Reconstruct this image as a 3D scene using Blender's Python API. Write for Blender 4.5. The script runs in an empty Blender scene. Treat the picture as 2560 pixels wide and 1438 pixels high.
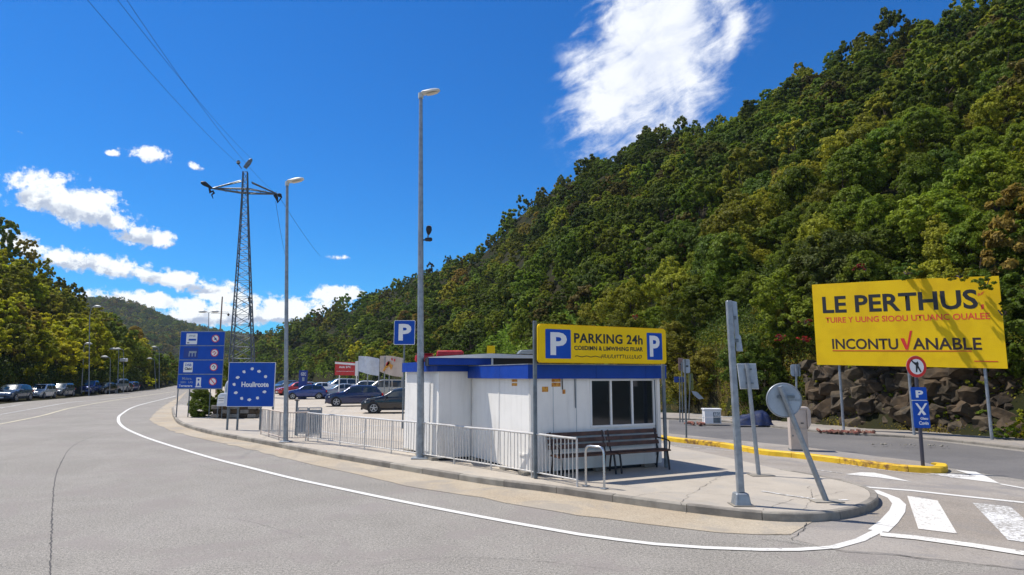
import bpy, bmesh, math, random
import numpy as np
from mathutils import Vector, Matrix, Euler, noise as mnoise
from mathutils.geometry import tessellate_polygon
random.seed(7); RNG = np.random.default_rng(11)
sc = bpy.context.scene; C = sc.collection
R = math.radians

# ------------------------------------------------------------------ camera, world, sun, exposure
CAMZ = 2.3; FPX = 1600.0; PITCH = math.atan(221 / 1600)
cam_d = bpy.data.cameras.new('camera'); cam = bpy.data.objects.new('camera', cam_d); C.objects.link(cam)
cam.location = (0, 0, CAMZ); cam.rotation_euler = (math.pi / 2 + PITCH, 0, 0)
cam_d.sensor_width = 36; cam_d.lens = 36 * FPX / 2560; cam_d.clip_end = 6000; cam_d.clip_start = 0.05
sc.camera = cam
SUN_AZ = math.atan2(-0.92, 0.40); SUN_EL = R(61)
sun_d = bpy.data.lights.new('sun', 'SUN'); sun = bpy.data.objects.new('sun', sun_d); C.objects.link(sun)
sun_d.energy = 4.4; sun_d.angle = R(0.53); sun_d.color = (1.0, 0.94, 0.85)
sdir = Vector((math.sin(SUN_AZ) * math.cos(SUN_EL), math.cos(SUN_AZ) * math.cos(SUN_EL), math.sin(SUN_EL)))
sun.rotation_euler = sdir.to_track_quat('Z', 'Y').to_euler(); sun.location = (-30, 20, 60)
sc.view_settings.view_transform = 'Standard'; sc.view_settings.look = 'None'
sc.view_settings.gamma = 1; sc.view_settings.use_curve_mapping = False; sc.view_settings.exposure = 0.36
sc.cycles.max_bounces = 6; sc.cycles.diffuse_bounces = 3; sc.cycles.glossy_bounces = 3
sc.cycles.transmission_bounces = 4; sc.cycles.transparent_max_bounces = 8; sc.cycles.volume_bounces = 0
sc.cycles.use_denoising = True

def ray(u, v):
    x = (u - 1280) / FPX; up = (719 - v) / FPX
    return Vector((x, math.cos(PITCH) - up * math.sin(PITCH), math.sin(PITCH) + up * math.cos(PITCH)))
def G(u, v, z=0.0):
    d = ray(u, v); t = (z - CAMZ) / d.z
    return Vector((d.x * t, d.y * t, z))
def D(u, v, Y):
    d = ray(u, v); t = Y / d.y
    return Vector((d.x * t, Y, CAMZ + d.z * t))
def W(u, v, p0, n):
    d = ray(u, v); o = Vector((0, 0, CAMZ)); t = (p0 - o).dot(n) / d.dot(n)
    return o + d * t

# ---- node helpers
class NT:
    def __init__(s, tree): s.t = tree; tree.nodes.clear()
    def n(s, typ, **kw):
        nd = s.t.nodes.new(typ)
        for k, v in kw.items():
            if k.startswith('_'): nd.inputs[k[1:]].default_value = v
            else: setattr(nd, k, v)
        return nd
    def put(s, inp, val):
        if isinstance(val, bpy.types.NodeSocket): s.t.links.new(val, inp)
        else: inp.default_value = val
    def m(s, op, a, b=0.0, c=0.0, clamp=False):
        nd = s.t.nodes.new('ShaderNodeMath'); nd.operation = op; nd.use_clamp = clamp
        for i, v in enumerate((a, b, c)): s.put(nd.inputs[i], v)
        return nd.outputs[0]
    def mr(s, v, a, b, c=0.0, d=1.0, smooth=True):
        nd = s.t.nodes.new('ShaderNodeMapRange'); nd.interpolation_type = 'SMOOTHSTEP' if smooth else 'LINEAR'
        for i, x in enumerate((v, a, b, c, d)): s.put(nd.inputs[i], x)
        return nd.outputs[0]
    def mix(s, f, a, b, typ='MIX'):
        nd = s.t.nodes.new('ShaderNodeMix'); nd.data_type = 'RGBA'; nd.blend_type = typ; nd.clamp_factor = True
        s.put(nd.inputs[0], f)
        for i, x in ((6, a), (7, b)):
            s.put(nd.inputs[i], x if isinstance(x, bpy.types.NodeSocket) else (*x[:3], 1))
        return nd.outputs[2]
    def noise(s, vec, scale, detail=3, rough=.55, dist=0.0, dim='3D'):
        nd = s.t.nodes.new('ShaderNodeTexNoise'); nd.noise_dimensions = dim
        if vec is not None: s.t.links.new(vec, nd.inputs['Vector'])
        nd.inputs['Scale'].default_value = scale; nd.inputs['Detail'].default_value = detail
        nd.inputs['Roughness'].default_value = rough; nd.inputs['Distortion'].default_value = dist
        return nd.outputs[0]
    def xyz(s, x, y, z=0.0):
        nd = s.t.nodes.new('ShaderNodeCombineXYZ')
        for i, v in enumerate((x, y, z)): s.put(nd.inputs[i], v)
        return nd.outputs[0]
    def link(s, a, b): s.t.links.new(a, b)

# ---- world: Nishita sky with procedural cumulus and one cirrus bank
world = bpy.data.worlds.new('World'); sc.world = world; world.use_nodes = True
w = NT(world.node_tree)
wo = w.n('ShaderNodeOutputWorld'); bg = w.n('ShaderNodeBackground'); bg.inputs[1].default_value = 0.1
sky = w.n('ShaderNodeTexSky', sky_type='NISHITA', sun_disc=False, sun_elevation=SUN_EL, sun_rotation=SUN_AZ % (2 * math.pi),
          air_density=1.0, dust_density=0.25, ozone_density=2.0, altitude=300)
hs = w.n('ShaderNodeHueSaturation'); hs.inputs['Saturation'].default_value = 1.25; hs.inputs['Value'].default_value = 1.0; hs.inputs['Hue'].default_value = 0.5
w.link(sky.outputs[0], hs.inputs['Color'])
skyt = w.mix(1.0, hs.outputs[0], (.15, .69, 1.10), 'MULTIPLY')
tc = w.n('ShaderNodeTexCoord'); sp = w.n('ShaderNodeSeparateXYZ'); w.link(tc.outputs['Generated'], sp.inputs[0])
azn = w.m('ARCTAN2', sp.outputs[0], sp.outputs[1]); eln = w.m('ARCSINE', sp.outputs[2])
aev = w.xyz(azn, eln, 0.37)
def azel(u, v):
    d = ray(u, v).normalized(); return math.atan2(d.x, d.y), math.asin(d.z)
nA = w.noise(aev, 30, 9, .68, .15); nB = w.noise(aev, 8, 4, .55)
nA_up = w.noise(w.xyz(w.m('SUBTRACT', azn, 0.010), w.m('ADD', eln, 0.014), 0.37), 30, 6, .62, .15)
edge = w.m('ADD', w.m('MULTIPLY', w.m('SUBTRACT', nA, .5), 3.0), w.m('MULTIPLY', w.m('SUBTRACT', nB, .5), 1.2))
dens = None; shade_y = None
# (centre u, v, half width, half height, tilt, weight)
CL = [(170, 515, 175, 66, 10, 1.1), (270, 550, 95, 40, 16, 1.0), (352, 598, 92, 34, 2, 1.05), (90, 500, 80, 50, 0, 1.1), (240, 520, 90, 52, 8, 1.1), (370, 387, 66, 34, 4, .95), (285, 385, 22, 10, 0, .55),
      (487, 418, 30, 15, 10, .6), (50, 330, 20, 8, 0, .25), (40, 610, 120, 40, 24, .9), (240, 665, 190, 36, 7, 1.05), (420, 700, 130, 30, 6, 1.0), (540, 735, 120, 34, 8, .9),
      (380, 755, 220, 26, 3, .95), (610, 790, 260, 34, 0, .9), (830, 738, 95, 24, -4, 1.1), (740, 775, 150, 42, -4, 1.0), (850, 645, 34, 8, 0, .3), (500, 800, 300, 22, 0, .8)]
for (cu, cv, hw, hh, tilt, wt) in CL:
    a0, e0 = azel(cu, cv); a1, _ = azel(cu + hw, cv); _, e1 = azel(cu, cv - hh)
    da = w.m('SUBTRACT', azn, a0); de = w.m('SUBTRACT', eln, e0)
    c, s_ = math.cos(R(-tilt)), math.sin(R(-tilt))
    x1 = w.m('MULTIPLY', w.m('SUBTRACT', w.m('MULTIPLY', da, c), w.m('MULTIPLY', de, -s_)), 1 / (a1 - a0))
    y1 = w.m('MULTIPLY', w.m('ADD', w.m('MULTIPLY', da, -s_), w.m('MULTIPLY', de, c)), 1 / (e1 - e0))
    yy = w.m('MULTIPLY', y1, w.m('SUBTRACT', 1.12, w.m('MULTIPLY', w.m('SIGN', y1), .22)))
    rr = w.m('SQRT', w.m('ADD', w.m('MULTIPLY', x1, x1), w.m('MULTIPLY', yy, yy)))
    mk = w.m('MULTIPLY', w.m('MAXIMUM', w.m('SUBTRACT', 1.25, rr), 0.0), wt)
    sh = w.m('MULTIPLY', y1, w.mr(rr, .9, 1.5, 1, 0))
    dens = mk if dens is None else w.m('MAXIMUM', dens, mk)
    shade_y = sh if shade_y is None else w.m('ADD', shade_y, sh)
# unseen clouds round the rest of the sky, added and thickened for white fill
away = w.mr(w.m('ABSOLUTE', azn), .85, 1.1)
band = w.m('MULTIPLY', w.mr(eln, .02, .12), w.mr(eln, .6, 1.1, 1, 0))
other = w.m('MULTIPLY', w.m('MULTIPLY', away, band), w.mr(w.noise(aev, 3.2, 3), .42, .6))
dens = w.m('MAXIMUM', dens, other)
nC = w.noise(aev, 95, 4, .6, .2)
full = w.m('ADD', dens, w.m('ADD', w.m('MULTIPLY', edge, .72), w.m('MULTIPLY', w.m('SUBTRACT', nC, .5), .9)))
cover = w.m('MULTIPLY', w.mr(full, .28, .70), w.mr(dens, .01, .16))
relief = w.mr(w.m('SUBTRACT', nA, nA_up), -.16, .12)
lit = w.m('ADD', w.m('MULTIPLY', relief, .55), w.m('SUBTRACT', w.m('MULTIPLY', w.mr(shade_y, -.7, .7), .65), .1))
thin = w.mr(full, .5, 1.0)
lit = w.mr(lit, .16, .74)
cgrey = w.mix(w.m('ADD', lit, w.m('MULTIPLY', w.m('SUBTRACT', 1.0, thin), .18), 0, True), (3.6, 4.2, 5.4), (8.4, 8.7, 8.8))
# cirrus bank
a0, e0 = azel(1640, 122); ca, sa = math.cos(R(50)), math.sin(R(50))
da = w.m('SUBTRACT', azn, a0); de = w.m('SUBTRACT', eln, e0)
xr = w.m('ADD', w.m('MULTIPLY', da, ca), w.m('MULTIPLY', de, sa)); yr = w.m('SUBTRACT', w.m('MULTIPLY', de, ca), w.m('MULTIPLY', da, sa))
streak = w.noise(w.xyz(w.m('MULTIPLY', w.m('ADD', w.m('MULTIPLY', da, .94), w.m('MULTIPLY', de, .34)), 15), w.m('MULTIPLY', w.m('SUBTRACT', w.m('MULTIPLY', de, .94), w.m('MULTIPLY', da, .34)), 36), 1.3), 1.0, 7, .62, .35)
wisp = w.noise(aev, 13, 5, .6, .3)
rr = w.m('SQRT', w.m('ADD', w.m('POWER', w.m('MULTIPLY', w.m('ABSOLUTE', xr), 1 / .165), 2), w.m('POWER', w.m('MULTIPLY', w.m('ABSOLUTE', yr), 1 / .108), 2)))
ci = w.m('ADD', w.m('SUBTRACT', 1.0, rr), w.m('ADD', w.m('MULTIPLY', w.m('SUBTRACT', streak, .5), 1.9), w.m('MULTIPLY', w.m('SUBTRACT', wisp, .5), 1.5)))
cir = w.m('MULTIPLY', w.mr(ci, -.36, .62), w.mr(rr, 1.5, 1.0))
skyc = w.mix(w.m('MULTIPLY', cir, .95), skyt, w.mix(w.mr(w.m('ADD', streak, wisp), .8, 1.25), (6.6, 7.0, 7.9), (8.2, 8.4, 8.8)))
skyc = w.mix(cover, skyc, cgrey)
w.link(skyc, bg.inputs[0]); w.link(bg.outputs[0], wo.inputs[0])

# ------------------------------------------------------------------ materials
MATS = {}
def mat(name, col, rough=.6, metal=0.0, var=0.0, vscale=3.0, bump=0.0, bscale=40.0, spec=.5, col2=None, coat=0.0, dirt=0.0):
    if name in MATS: return MATS[name]
    m = bpy.data.materials.new(name); m.use_nodes = True; t = NT(m.node_tree)
    o = t.n('ShaderNodeOutputMaterial'); b = t.n('ShaderNodeBsdfPrincipled'); t.link(b.outputs[0], o.inputs[0])
    b.inputs['Roughness'].default_value = rough; b.inputs['Metallic'].default_value = metal
    b.inputs['Specular IOR Level'].default_value = spec; b.inputs['Coat Weight'].default_value = coat
    g = t.n('ShaderNodeNewGeometry'); P = g.outputs['Position']
    c = (*col, 1)
    if var > 0 or col2 is not None:
        f = t.noise(P, vscale, 5, .6); c2 = col2 or tuple(x * (1 - var) for x in col)
        c = t.mix(t.mr(f, .38, .66), col, c2)
        t.link(c, b.inputs['Base Color'])
        t.link(t.mr(t.noise(P, vscale * 2.3, 3), .3, .7, max(rough - .1, .03), min(rough + .14, 1)), b.inputs['Roughness'])
    else: b.inputs['Base Color'].default_value = c
    if dirt > 0:
        sx = t.n('ShaderNodeSeparateXYZ'); t.link(P, sx.inputs[0])
        dn = t.noise(t.xyz(t.m('MULTIPLY', sx.outputs[0], 6), t.m('MULTIPLY', sx.outputs[1], 6), t.m('MULTIPLY', sx.outputs[2], .7)), 1.0, 5, .6)
        c = t.mix(t.m('MULTIPLY', t.mr(dn, .45, .75), dirt), c if not isinstance(c, tuple) else c, (.16, .13, .10)); t.link(c, b.inputs['Base Color'])
    if bump > 0:
        bn = t.n('ShaderNodeBump'); bn.inputs['Strength'].default_value = bump; bn.inputs['Distance'].default_value = .02
        t.link(t.noise(P, bscale, 4, .6), bn.inputs['Height']); t.link(bn.outputs[0], b.inputs['Normal'])
    MATS[name] = m; return m

def asphalt(name, base, tint, patch=.25, speck=.35, spscale=85.0, stain=None):
    m = bpy.data.materials.new(name); m.use_nodes = True; t = NT(m.node_tree)
    o = t.n('ShaderNodeOutputMaterial'); b = t.n('ShaderNodeBsdfPrincipled'); t.link(b.outputs[0], o.inputs[0])
    b.inputs['Roughness'].default_value = .85; b.inputs['Specular IOR Level'].default_value = .3
    P = t.n('ShaderNodeNewGeometry').outputs['Position']
    c = t.mix(t.mr(t.noise(P, .33, 5, .62, .3), .35, .66), base, tint)
    c = t.mix(t.m('MULTIPLY', t.mr(t.noise(P, 1.6, 6, .7, .5), .46, .74), patch), c, tuple(x * .55 for x in base))
    sx = t.n('ShaderNodeSeparateXYZ'); t.link(P, sx.inputs[0])
    tr = t.noise(t.xyz(t.m('ADD', t.m('MULTIPLY', sx.outputs[0], .55), t.m('MULTIPLY', sx.outputs[1], .22)), t.m('MULTIPLY', sx.outputs[1], .09), 0.0), 2.2, 4, .6, .4)
    c = t.mix(t.m('MULTIPLY', t.mr(tr, .52, .72), .22), c, tuple(min(x * 1.4, 1) for x in base))
    s1 = t.noise(P, spscale * .72, 2, .8); s2 = t.noise(P, spscale * .3, 3, .75)
    sm = t.m('ADD', t.m('MULTIPLY', s1, .55), t.m('MULTIPLY', s2, .45)); hi = t.m('MULTIPLY', t.mr(sm, .5, .62), speck); lo = t.m('MULTIPLY', t.mr(sm, .5, .38), speck)
    c = t.mix(hi, c, tuple(min(x * 2.1, .8) for x in base)); c = t.mix(lo, c, tuple(x * .35 for x in base))
    c = t.mix(t.m('MULTIPLY', t.mr(s2, .55, .75), speck * .5), c, tuple(x * .5 for x in base))
    if stain: c = t.mix(t.m('MULTIPLY', t.mr(t.noise(P, .7, 5, .65, .6), .5, .62), .55), c, stain)
    t.link(c, b.inputs['Base Color'])
    bn = t.n('ShaderNodeBump'); bn.inputs['Strength'].default_value = .5; bn.inputs['Distance'].default_value = .012
    t.link(t.m('ADD', s1, s2), bn.inputs['Height']); t.link(bn.outputs[0], b.inputs['Normal'])
    MATS[name] = m; return m

def paintline(name, col, under, wear=.35):
    m = bpy.data.materials.new(name); m.use_nodes = True; t = NT(m.node_tree)
    o = t.n('ShaderNodeOutputMaterial'); b = t.n('ShaderNodeBsdfPrincipled'); t.link(b.outputs[0], o.inputs[0])
    b.inputs['Roughness'].default_value = .7
    P = t.n('ShaderNodeNewGeometry').outputs['Position']
    f1 = t.noise(P, 16, 6, .75, .4); f2 = t.noise(P, .8, 3)
    wv = t.m('ADD', f1, t.m('MULTIPLY', t.m('SUBTRACT', f2, .5), .35))
    c = t.mix(t.mr(wv, .72 - wear * .42, .78 - wear * .36), col, under)
    c = t.mix(t.m('MULTIPLY', t.noise(P, 3, 4), .3), c, tuple(x * .7 for x in col))
    t.link(c, b.inputs['Base Color']); MATS[name] = m; return m

M_asph = asphalt('asphalt_grey', (.238, .220, .190), (.29, .268, .235), speck=.8, patch=.22, stain=(.25, .22, .20))
M_asph_brown = asphalt('asphalt_brown', (.27, .235, .195), (.33, .30, .265), stain=(.21, .20, .195))
M_asph_side = asphalt('asphalt_side', (.125, .12, .118), (.165, .157, .15))
M_dust = asphalt('dusty_shoulder', (.38, .31, .22), (.43, .37, .28), patch=.2, speck=.3, stain=(.29, .265, .23))
M_pave = asphalt('pavement_concrete', (.39, .345, .285), (.45, .40, .33), patch=.22, speck=.10, stain=(.35, .325, .29))
M_lot = asphalt('lot_surface', (.43, .37, .295), (.47, .42, .35), patch=.2, speck=.12)
M_kerb = mat('kerb_stone', (.25, .225, .19), .85, var=.35, vscale=2.5, bump=.4, bscale=50)
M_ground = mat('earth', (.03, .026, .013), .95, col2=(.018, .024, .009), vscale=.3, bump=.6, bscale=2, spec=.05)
M_white_line = paintline('white_road_paint', (.70, .68, .63), (.25, .24, .22), .30)
M_white_worn = paintline('worn_white_paint', (.72, .71, .68), (.27, .245, .21), .62)
M_zebra = paintline('zebra_paint', (.72, .69, .63), (.27, .245, .21), .42)
M_yel_line = paintline('pale_yellow_paint', (.62, .55, .38), (.24, .23, .21), .45)
M_yel_kerb = mat('yellow_kerb_paint', (.78, .50, .02), .6, col2=(.62, .38, .02), vscale=2.2, bump=.25, bscale=30)
M_yel_dirty = mat('dirty_yellow_kerb', (.72, .44, .02), .7, col2=(.20, .10, .03), vscale=7, bump=.5, bscale=30)
M_galv = mat('galvanised_steel', (.33, .36, .39), .5, .55, var=.25, vscale=6)
M_galv_d = mat('grey_painted_steel', (.17, .20, .22), .5, .3, var=.3, vscale=5)
M_rail = mat('railing_paint', (.62, .60, .57), .5, .2, var=.2, vscale=8)
M_chrome = mat('polished_steel', (.55, .56, .58), .25, .9)
M_dark = mat('dark_metal', (.02, .024, .03), .5, .3)
M_pyl = mat('pylon_steel', (.15, .18, .21), .55, .5, var=.4, vscale=3)
M_wall = mat('white_panel', (.87, .84, .79), .5, var=.07, vscale=1.1, dirt=.13)
M_blue = mat('blue_fascia', (.003, .05, .34), .5, var=.15, vscale=2, spec=.3)
M_blue_sign = mat('blue_sign', (.005, .075, .43), .5, var=.12, vscale=1.5, spec=.25)
M_blue_sign2 = mat('dark_blue_sign', (.010, .045, .26), .45, var=.15, vscale=1.5)
M_yel = mat('yellow_sign', (.93, .60, .005), .5, var=.06, vscale=1.5, spec=.2)
M_yel_bb = mat('yellow_vinyl', (.80, .52, .005), .6, col2=(.72, .45, .005), vscale=1.1, spec=.2)
M_signw = mat('sign_white', (.80, .79, .77), .5)
M_signback = mat('sign_back_grey', (.36, .41, .46), .5, .3, var=.2, vscale=4)
M_black = mat('black_paint', (.012, .012, .014), .5)
M_ink = mat('dark_letter', (.03, .012, .012), .6)
M_red = mat('red_paint', (.62, .02, .015), .5)
M_redl = mat('red_letter', (.72, .07, .02), .6)
M_orange = mat('orange_print', (.72, .36, .04), .6, col2=(.4, .12, .02), vscale=14)
M_wood = mat('bench_wood', (.11, .045, .025), .55, col2=(.06, .025, .015), vscale=5, bump=.2, bscale=30)
M_rubber = mat('tyre_rubber', (.015, .015, .016), .85)
M_rim = mat('wheel_rim', (.45, .46, .48), .35, .7)
M_plastic = mat('black_plastic', (.02, .021, .023), .6)
M_glass = mat('dark_glass', (.012, .016, .022), .06, spec=.8)
M_cglass = mat('car_glass', (.022, .035, .045), .05, spec=.9)
M_beige = mat('cabinet_beige', (.50, .43, .38), .6, var=.12, vscale=3, dirt=.12)
M_rock = mat('rock', (.085, .056, .030), .95, col2=(.024, .017, .010), vscale=1.6, bump=1.0, bscale=7)
M_rock2 = mat('rock_pale', (.085, .062, .036), .95, col2=(.028, .022, .014), vscale=2.1, bump=1.0, bscale=8)
M_bark = mat('bark', (.055, .04, .028), .95, col2=(.12, .095, .07), vscale=7, bump=.6, bscale=25)
M_tape = mat('crack_sealer', (.06, .055, .05), .8)
M_lens = mat('lamp_lens', (.55, .52, .42), .3)
M_lamph = mat('lamp_housing', (.62, .62, .58), .45, .2, var=.1)
M_cloth = mat('banner_cloth', (.62, .66, .72), .8, var=.15, vscale=2)
M_cloth2 = mat('beige_banner', (.60, .50, .42), .8, var=.15, vscale=2)
M_tarp = mat('blue_tarp', (.006, .016, .065), .5, var=.4, vscale=5, bump=.6, bscale=8)
M_rubble = mat('red_rubble', (.30, .11, .08), .9, col2=(.16, .10, .07), vscale=6, bump=.7, bscale=12)
M_head = mat('headlamp', (.6, .62, .65), .1, .3)
M_tail = mat('tail_lamp', (.45, .01, .01), .2)

def leafmat(name, a, b, c, trans=.35):
    m = bpy.data.materials.new(name); m.use_nodes = True; t = NT(m.node_tree)
    o = t.n('ShaderNodeOutputMaterial'); df = t.n('ShaderNodeBsdfPrincipled'); tr = t.n('ShaderNodeBsdfTranslucent'); mx = t.n('ShaderNodeMixShader')
    df.inputs['Roughness'].default_value = .6; df.inputs['Specular IOR Level'].default_value = .2
    g = t.n('ShaderNodeNewGeometry'); oi = t.n('ShaderNodeObjectInfo')
    c1 = t.mix(t.mr(t.noise(g.outputs['Position'], .085, 4, .6), .38, .62), a, b)
    c1 = t.mix(t.mr(oi.outputs['Random'], .0, 1.0, 0, .75, False), c1, c)
    c1 = t.mix(t.mr(oi.outputs['Random'], .93, .97, 0, .7), c1, (.12, .065, .02))
    k = t.m('MULTIPLY', t.m('ADD', .66, t.m('MULTIPLY', g.outputs['Random Per Island'], 1.08)), t.m('ADD', .5, t.m('MULTIPLY', t.m('FRACT', t.m('MULTIPLY', oi.outputs['Random'], 17.3)), .85)))
    vm = t.n('ShaderNodeVectorMath', operation='SCALE'); t.link(c1, vm.inputs[0]); t.link(k, vm.inputs['Scale'])
    t.link(vm.outputs[0], df.inputs['Base Color']); t.link(vm.outputs[0], tr.inputs[0])
    mx.inputs[0].default_value = trans; t.link(df.outputs[0], mx.inputs[1]); t.link(tr.outputs[0], mx.inputs[2]); t.link(mx.outputs[0], o.inputs[0])
    MATS[name] = m; return m
M_leaf = leafmat('leaf_oak', (.145, .205, .014), (.215, .235, .016), (.09, .155, .014), .48)
M_leaf_o = leafmat('leaf_olive', (.27, .26, .022), (.30, .26, .026), (.18, .22, .016), .48)
M_leaf_y = leafmat('leaf_yellow_green', (.37, .38, .01), (.30, .34, .012), (.42, .36, .02), .5)
M_leaf_d = leafmat('leaf_dark', (.085, .13, .014), (.12, .155, .015), (.065, .12, .016), .45)
M_leaf_b = leafmat('leaf_brown', (.31, .20, .04), (.27, .19, .03), (.22, .20, .02), .45)
M_leaf_r = leafmat('leaf_red', (.40, .03, .035), (.32, .04, .03), (.25, .03, .03))
M_dry = leafmat('dry_grass', (.33, .25, .12), (.26, .19, .09), (.2, .17, .07), .2)

# ------------------------------------------------------------------ mesh helpers
class MB:
    def __init__(s): s.v = []; s.f = []
    def add(s, vs, fs):
        o = len(s.v); s.v += [tuple(x) for x in vs]; s.f += [tuple(i + o for i in f) for f in fs]; return s
    def box(s, c, d, rot=None, taper=1.0):
        x, y, z = d[0] / 2, d[1] / 2, d[2] / 2
        vs = [Vector((sx * x * (taper if sz > 0 else 1), sy * y * (taper if sz > 0 else 1), sz * z)) for sz in (-1, 1) for sy in (-1, 1) for sx in (-1, 1)]
        if rot is not None: vs = [rot @ p for p in vs]
        vs = [p + Vector(c) for p in vs]
        return s.add(vs, [(0, 2, 3, 1), (4, 5, 7, 6), (0, 1, 5, 4), (2, 6, 7, 3), (0, 4, 6, 2), (1, 3, 7, 5)])
    def tube(s, pts, rad, n=10, caps=True):
        pts = [Vector(p) for p in pts]; k = len(pts)
        rad = [rad] * k if not isinstance(rad, (list, tuple)) else rad
        ref = Vector((0, 0, 1)); vs = []; fs = []; prev = None
        for i, p in enumerate(pts):
            t = (pts[min(i + 1, k - 1)] - pts[max(i - 1, 0)]).normalized()
            if prev is None:
                a = t.cross(Vector((1, 0, 0)) if abs(t.x) < .8 else Vector((0, 1, 0))).normalized()
            else: a = (prev - t * prev.dot(t)).normalized()
            prev = a; b = t.cross(a)
            for j in range(n):
                th = 2 * math.pi * j / n
                vs.append(p + (a * math.cos(th) + b * math.sin(th)) * rad[i])
        for i in range(k - 1):
            for j in range(n):
                fs.append((i * n + j, i * n + (j + 1) % n, (i + 1) * n + (j + 1) % n, (i + 1) * n + j))
        if caps: fs += [tuple(range(n))[::-1], tuple(range((k - 1) * n, k * n))]
        return s.add(vs, fs)
    def prism(s, poly, y0, y1):
        """poly in local xz, extruded along y"""
        n = len(poly); vs = [(x, y0, z) for x, z in poly] + [(x, y1, z) for x, z in poly]
        fs = [tuple(range(n)), tuple(range(2 * n - 1, n - 1, -1))] + [(i, i + n, (i + 1) % n + n, (i + 1) % n) for i in range(n)]
        return s.add(vs, fs)
    def slab(s, poly, z0, z1):
        n = len(poly); vs = [(p[0], p[1], z0) for p in poly] + [(p[0], p[1], z1) for p in poly]
        fs = [tuple(range(n))[::-1], tuple(range(n, 2 * n))] + [(i, (i + 1) % n, (i + 1) % n + n, i + n) for i in range(n)]
        return s.add(vs, fs)
    def grid(s, fn, nu, nv):
        vs = [fn(i / nu, j / nv) for j in range(nv + 1) for i in range(nu + 1)]
        fs = [(j * (nu + 1) + i, j * (nu + 1) + i + 1, (j + 1) * (nu + 1) + i + 1, (j + 1) * (nu + 1) + i) for j in range(nv) for i in range(nu)]
        return s.add(vs, fs)
    def mesh(s, name, m, smooth=False):
        me = bpy.data.meshes.new(name); me.from_pydata([tuple(v) for v in s.v], [], s.f)
        if m is not None: me.materials.append(m)
        bm = bmesh.new(); bm.from_mesh(me); bmesh.ops.recalc_face_normals(bm, faces=bm.faces); bm.to_mesh(me); bm.free()
        if smooth:
            me.polygons.foreach_set('use_smooth', [True] * len(me.polygons)); me.update()
            try: me.set_sharp_from_angle(angle=R(smooth if smooth > 1 else 40))
            except Exception: pass
        return me
def link(name, me, parent=None, **props):
    o = bpy.data.objects.new(name, me); C.objects.link(o)
    if parent is not None: o.parent = parent
    for k, v in props.items(): o[k] = v
    return o
def part(name, mb, m, parent, smooth=False, bev=0.0, **props):
    me = mb.mesh(name, m, smooth)
    if bev > 0:
        bm = bmesh.new(); bm.from_mesh(me); bmesh.ops.bevel(bm, geom=bm.edges[:], offset=bev, segments=1, affect='EDGES', clamp_overlap=True); bm.to_mesh(me); bm.free()
    return link(name, me, parent, **props)
def thing(name, label, cat, loc=(0, 0, 0), rz=0.0, group=None):
    o = bpy.data.objects.new(name, None); C.objects.link(o); o.empty_display_size = .2
    o.location = loc; o.rotation_euler = (0, 0, rz); o['label'] = label; o['category'] = cat
    if group: o['group'] = group
    return o
def tag(o, label, cat, group=None):
    o['label'] = label; o['category'] = cat
    if group: o['group'] = group
    return o
def struct(name, mb, m, kind='structure', smooth=False, **props):
    return link(name, mb.mesh(name, m, smooth), None, kind=kind, **props)
def text_mesh(s, bold=.0, shear=0.0, space=1.0):
    cu = bpy.data.curves.new('t', 'FONT'); cu.body = s; cu.size = 1; cu.offset = bold; cu.shear = shear; cu.space_character = space; cu.resolution_u = 3
    ob = bpy.data.objects.new('t', cu); C.objects.link(ob)
    dg = bpy.context.evaluated_depsgraph_get()
    me = bpy.data.meshes.new_from_object(ob.evaluated_get(dg)); bpy.data.objects.remove(ob); bpy.data.curves.remove(cu)
    return me
def text(s, x0, x1, z0, z1, y, m, parent, bold=.02, name='lettering', shear=0.0, space=1.0, wob=0.0):
    me = text_mesh(s, bold, shear, space); n = len(me.vertices)
    co = np.zeros(n * 3); me.vertices.foreach_get('co', co); co = co.reshape(-1, 3)
    mn, mx = co.min(0), co.max(0)
    X = x0 + (co[:, 0] - mn[0]) / max(mx[0] - mn[0], 1e-6) * (x1 - x0)
    Z = z0 + (co[:, 1] - mn[1]) / max(mx[1] - mn[1], 1e-6) * (z1 - z0)
    if wob: Z = Z + np.sin(X * 37) * wob + np.sin(X * 91 + 1) * wob * .6
    out = np.stack([X, np.full(n, y), Z], 1)
    me.vertices.foreach_set('co', out.ravel()); me.update(); me.materials.clear(); me.materials.append(m)
    return link(name, me, parent)
def disc(cx, cz, rx, rz, y0, y1, n=28):
    return MB().prism([(cx + rx * math.cos(2 * math.pi * i / n), cz + rz * math.sin(2 * math.pi * i / n)) for i in range(n)], y0, y1)
def rrect(x0, x1, z0, z1, r, k=5):
    pts = []
    for cx, cz, a in ((x1 - r, z1 - r, 0), (x0 + r, z1 - r, 90), (x0 + r, z0 + r, 180), (x1 - r, z0 + r, 270)):
        for i in range(k + 1):
            th = R(a + 90 * i / k); pts.append((cx + r * math.cos(th), cz + r * math.sin(th)))
    return pts
def flat(name, pts, z, m, **kw):
    """a flush sheet on the ground, pts are (x, y)"""
    tri = tessellate_polygon([[Vector((p[0], p[1], 0)) for p in pts]])
    mb = MB(); mb.v = [(p[0], p[1], z) for p in pts]; mb.f = [tuple(t) for t in tri]
    me = bpy.data.meshes.new(name); me.from_pydata(mb.v, [], mb.f); me.materials.append(m); me.update()
    fl = [p for p in me.polygons if p.normal.z < 0]
    if fl:
        bm = bmesh.new(); bm.from_mesh(me)
        for f in bm.faces:
            if f.normal.z < 0: f.normal_flip()
        bm.to_mesh(me); bm.free()
    return link(name, me, None, kind='structure', **kw)
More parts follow.
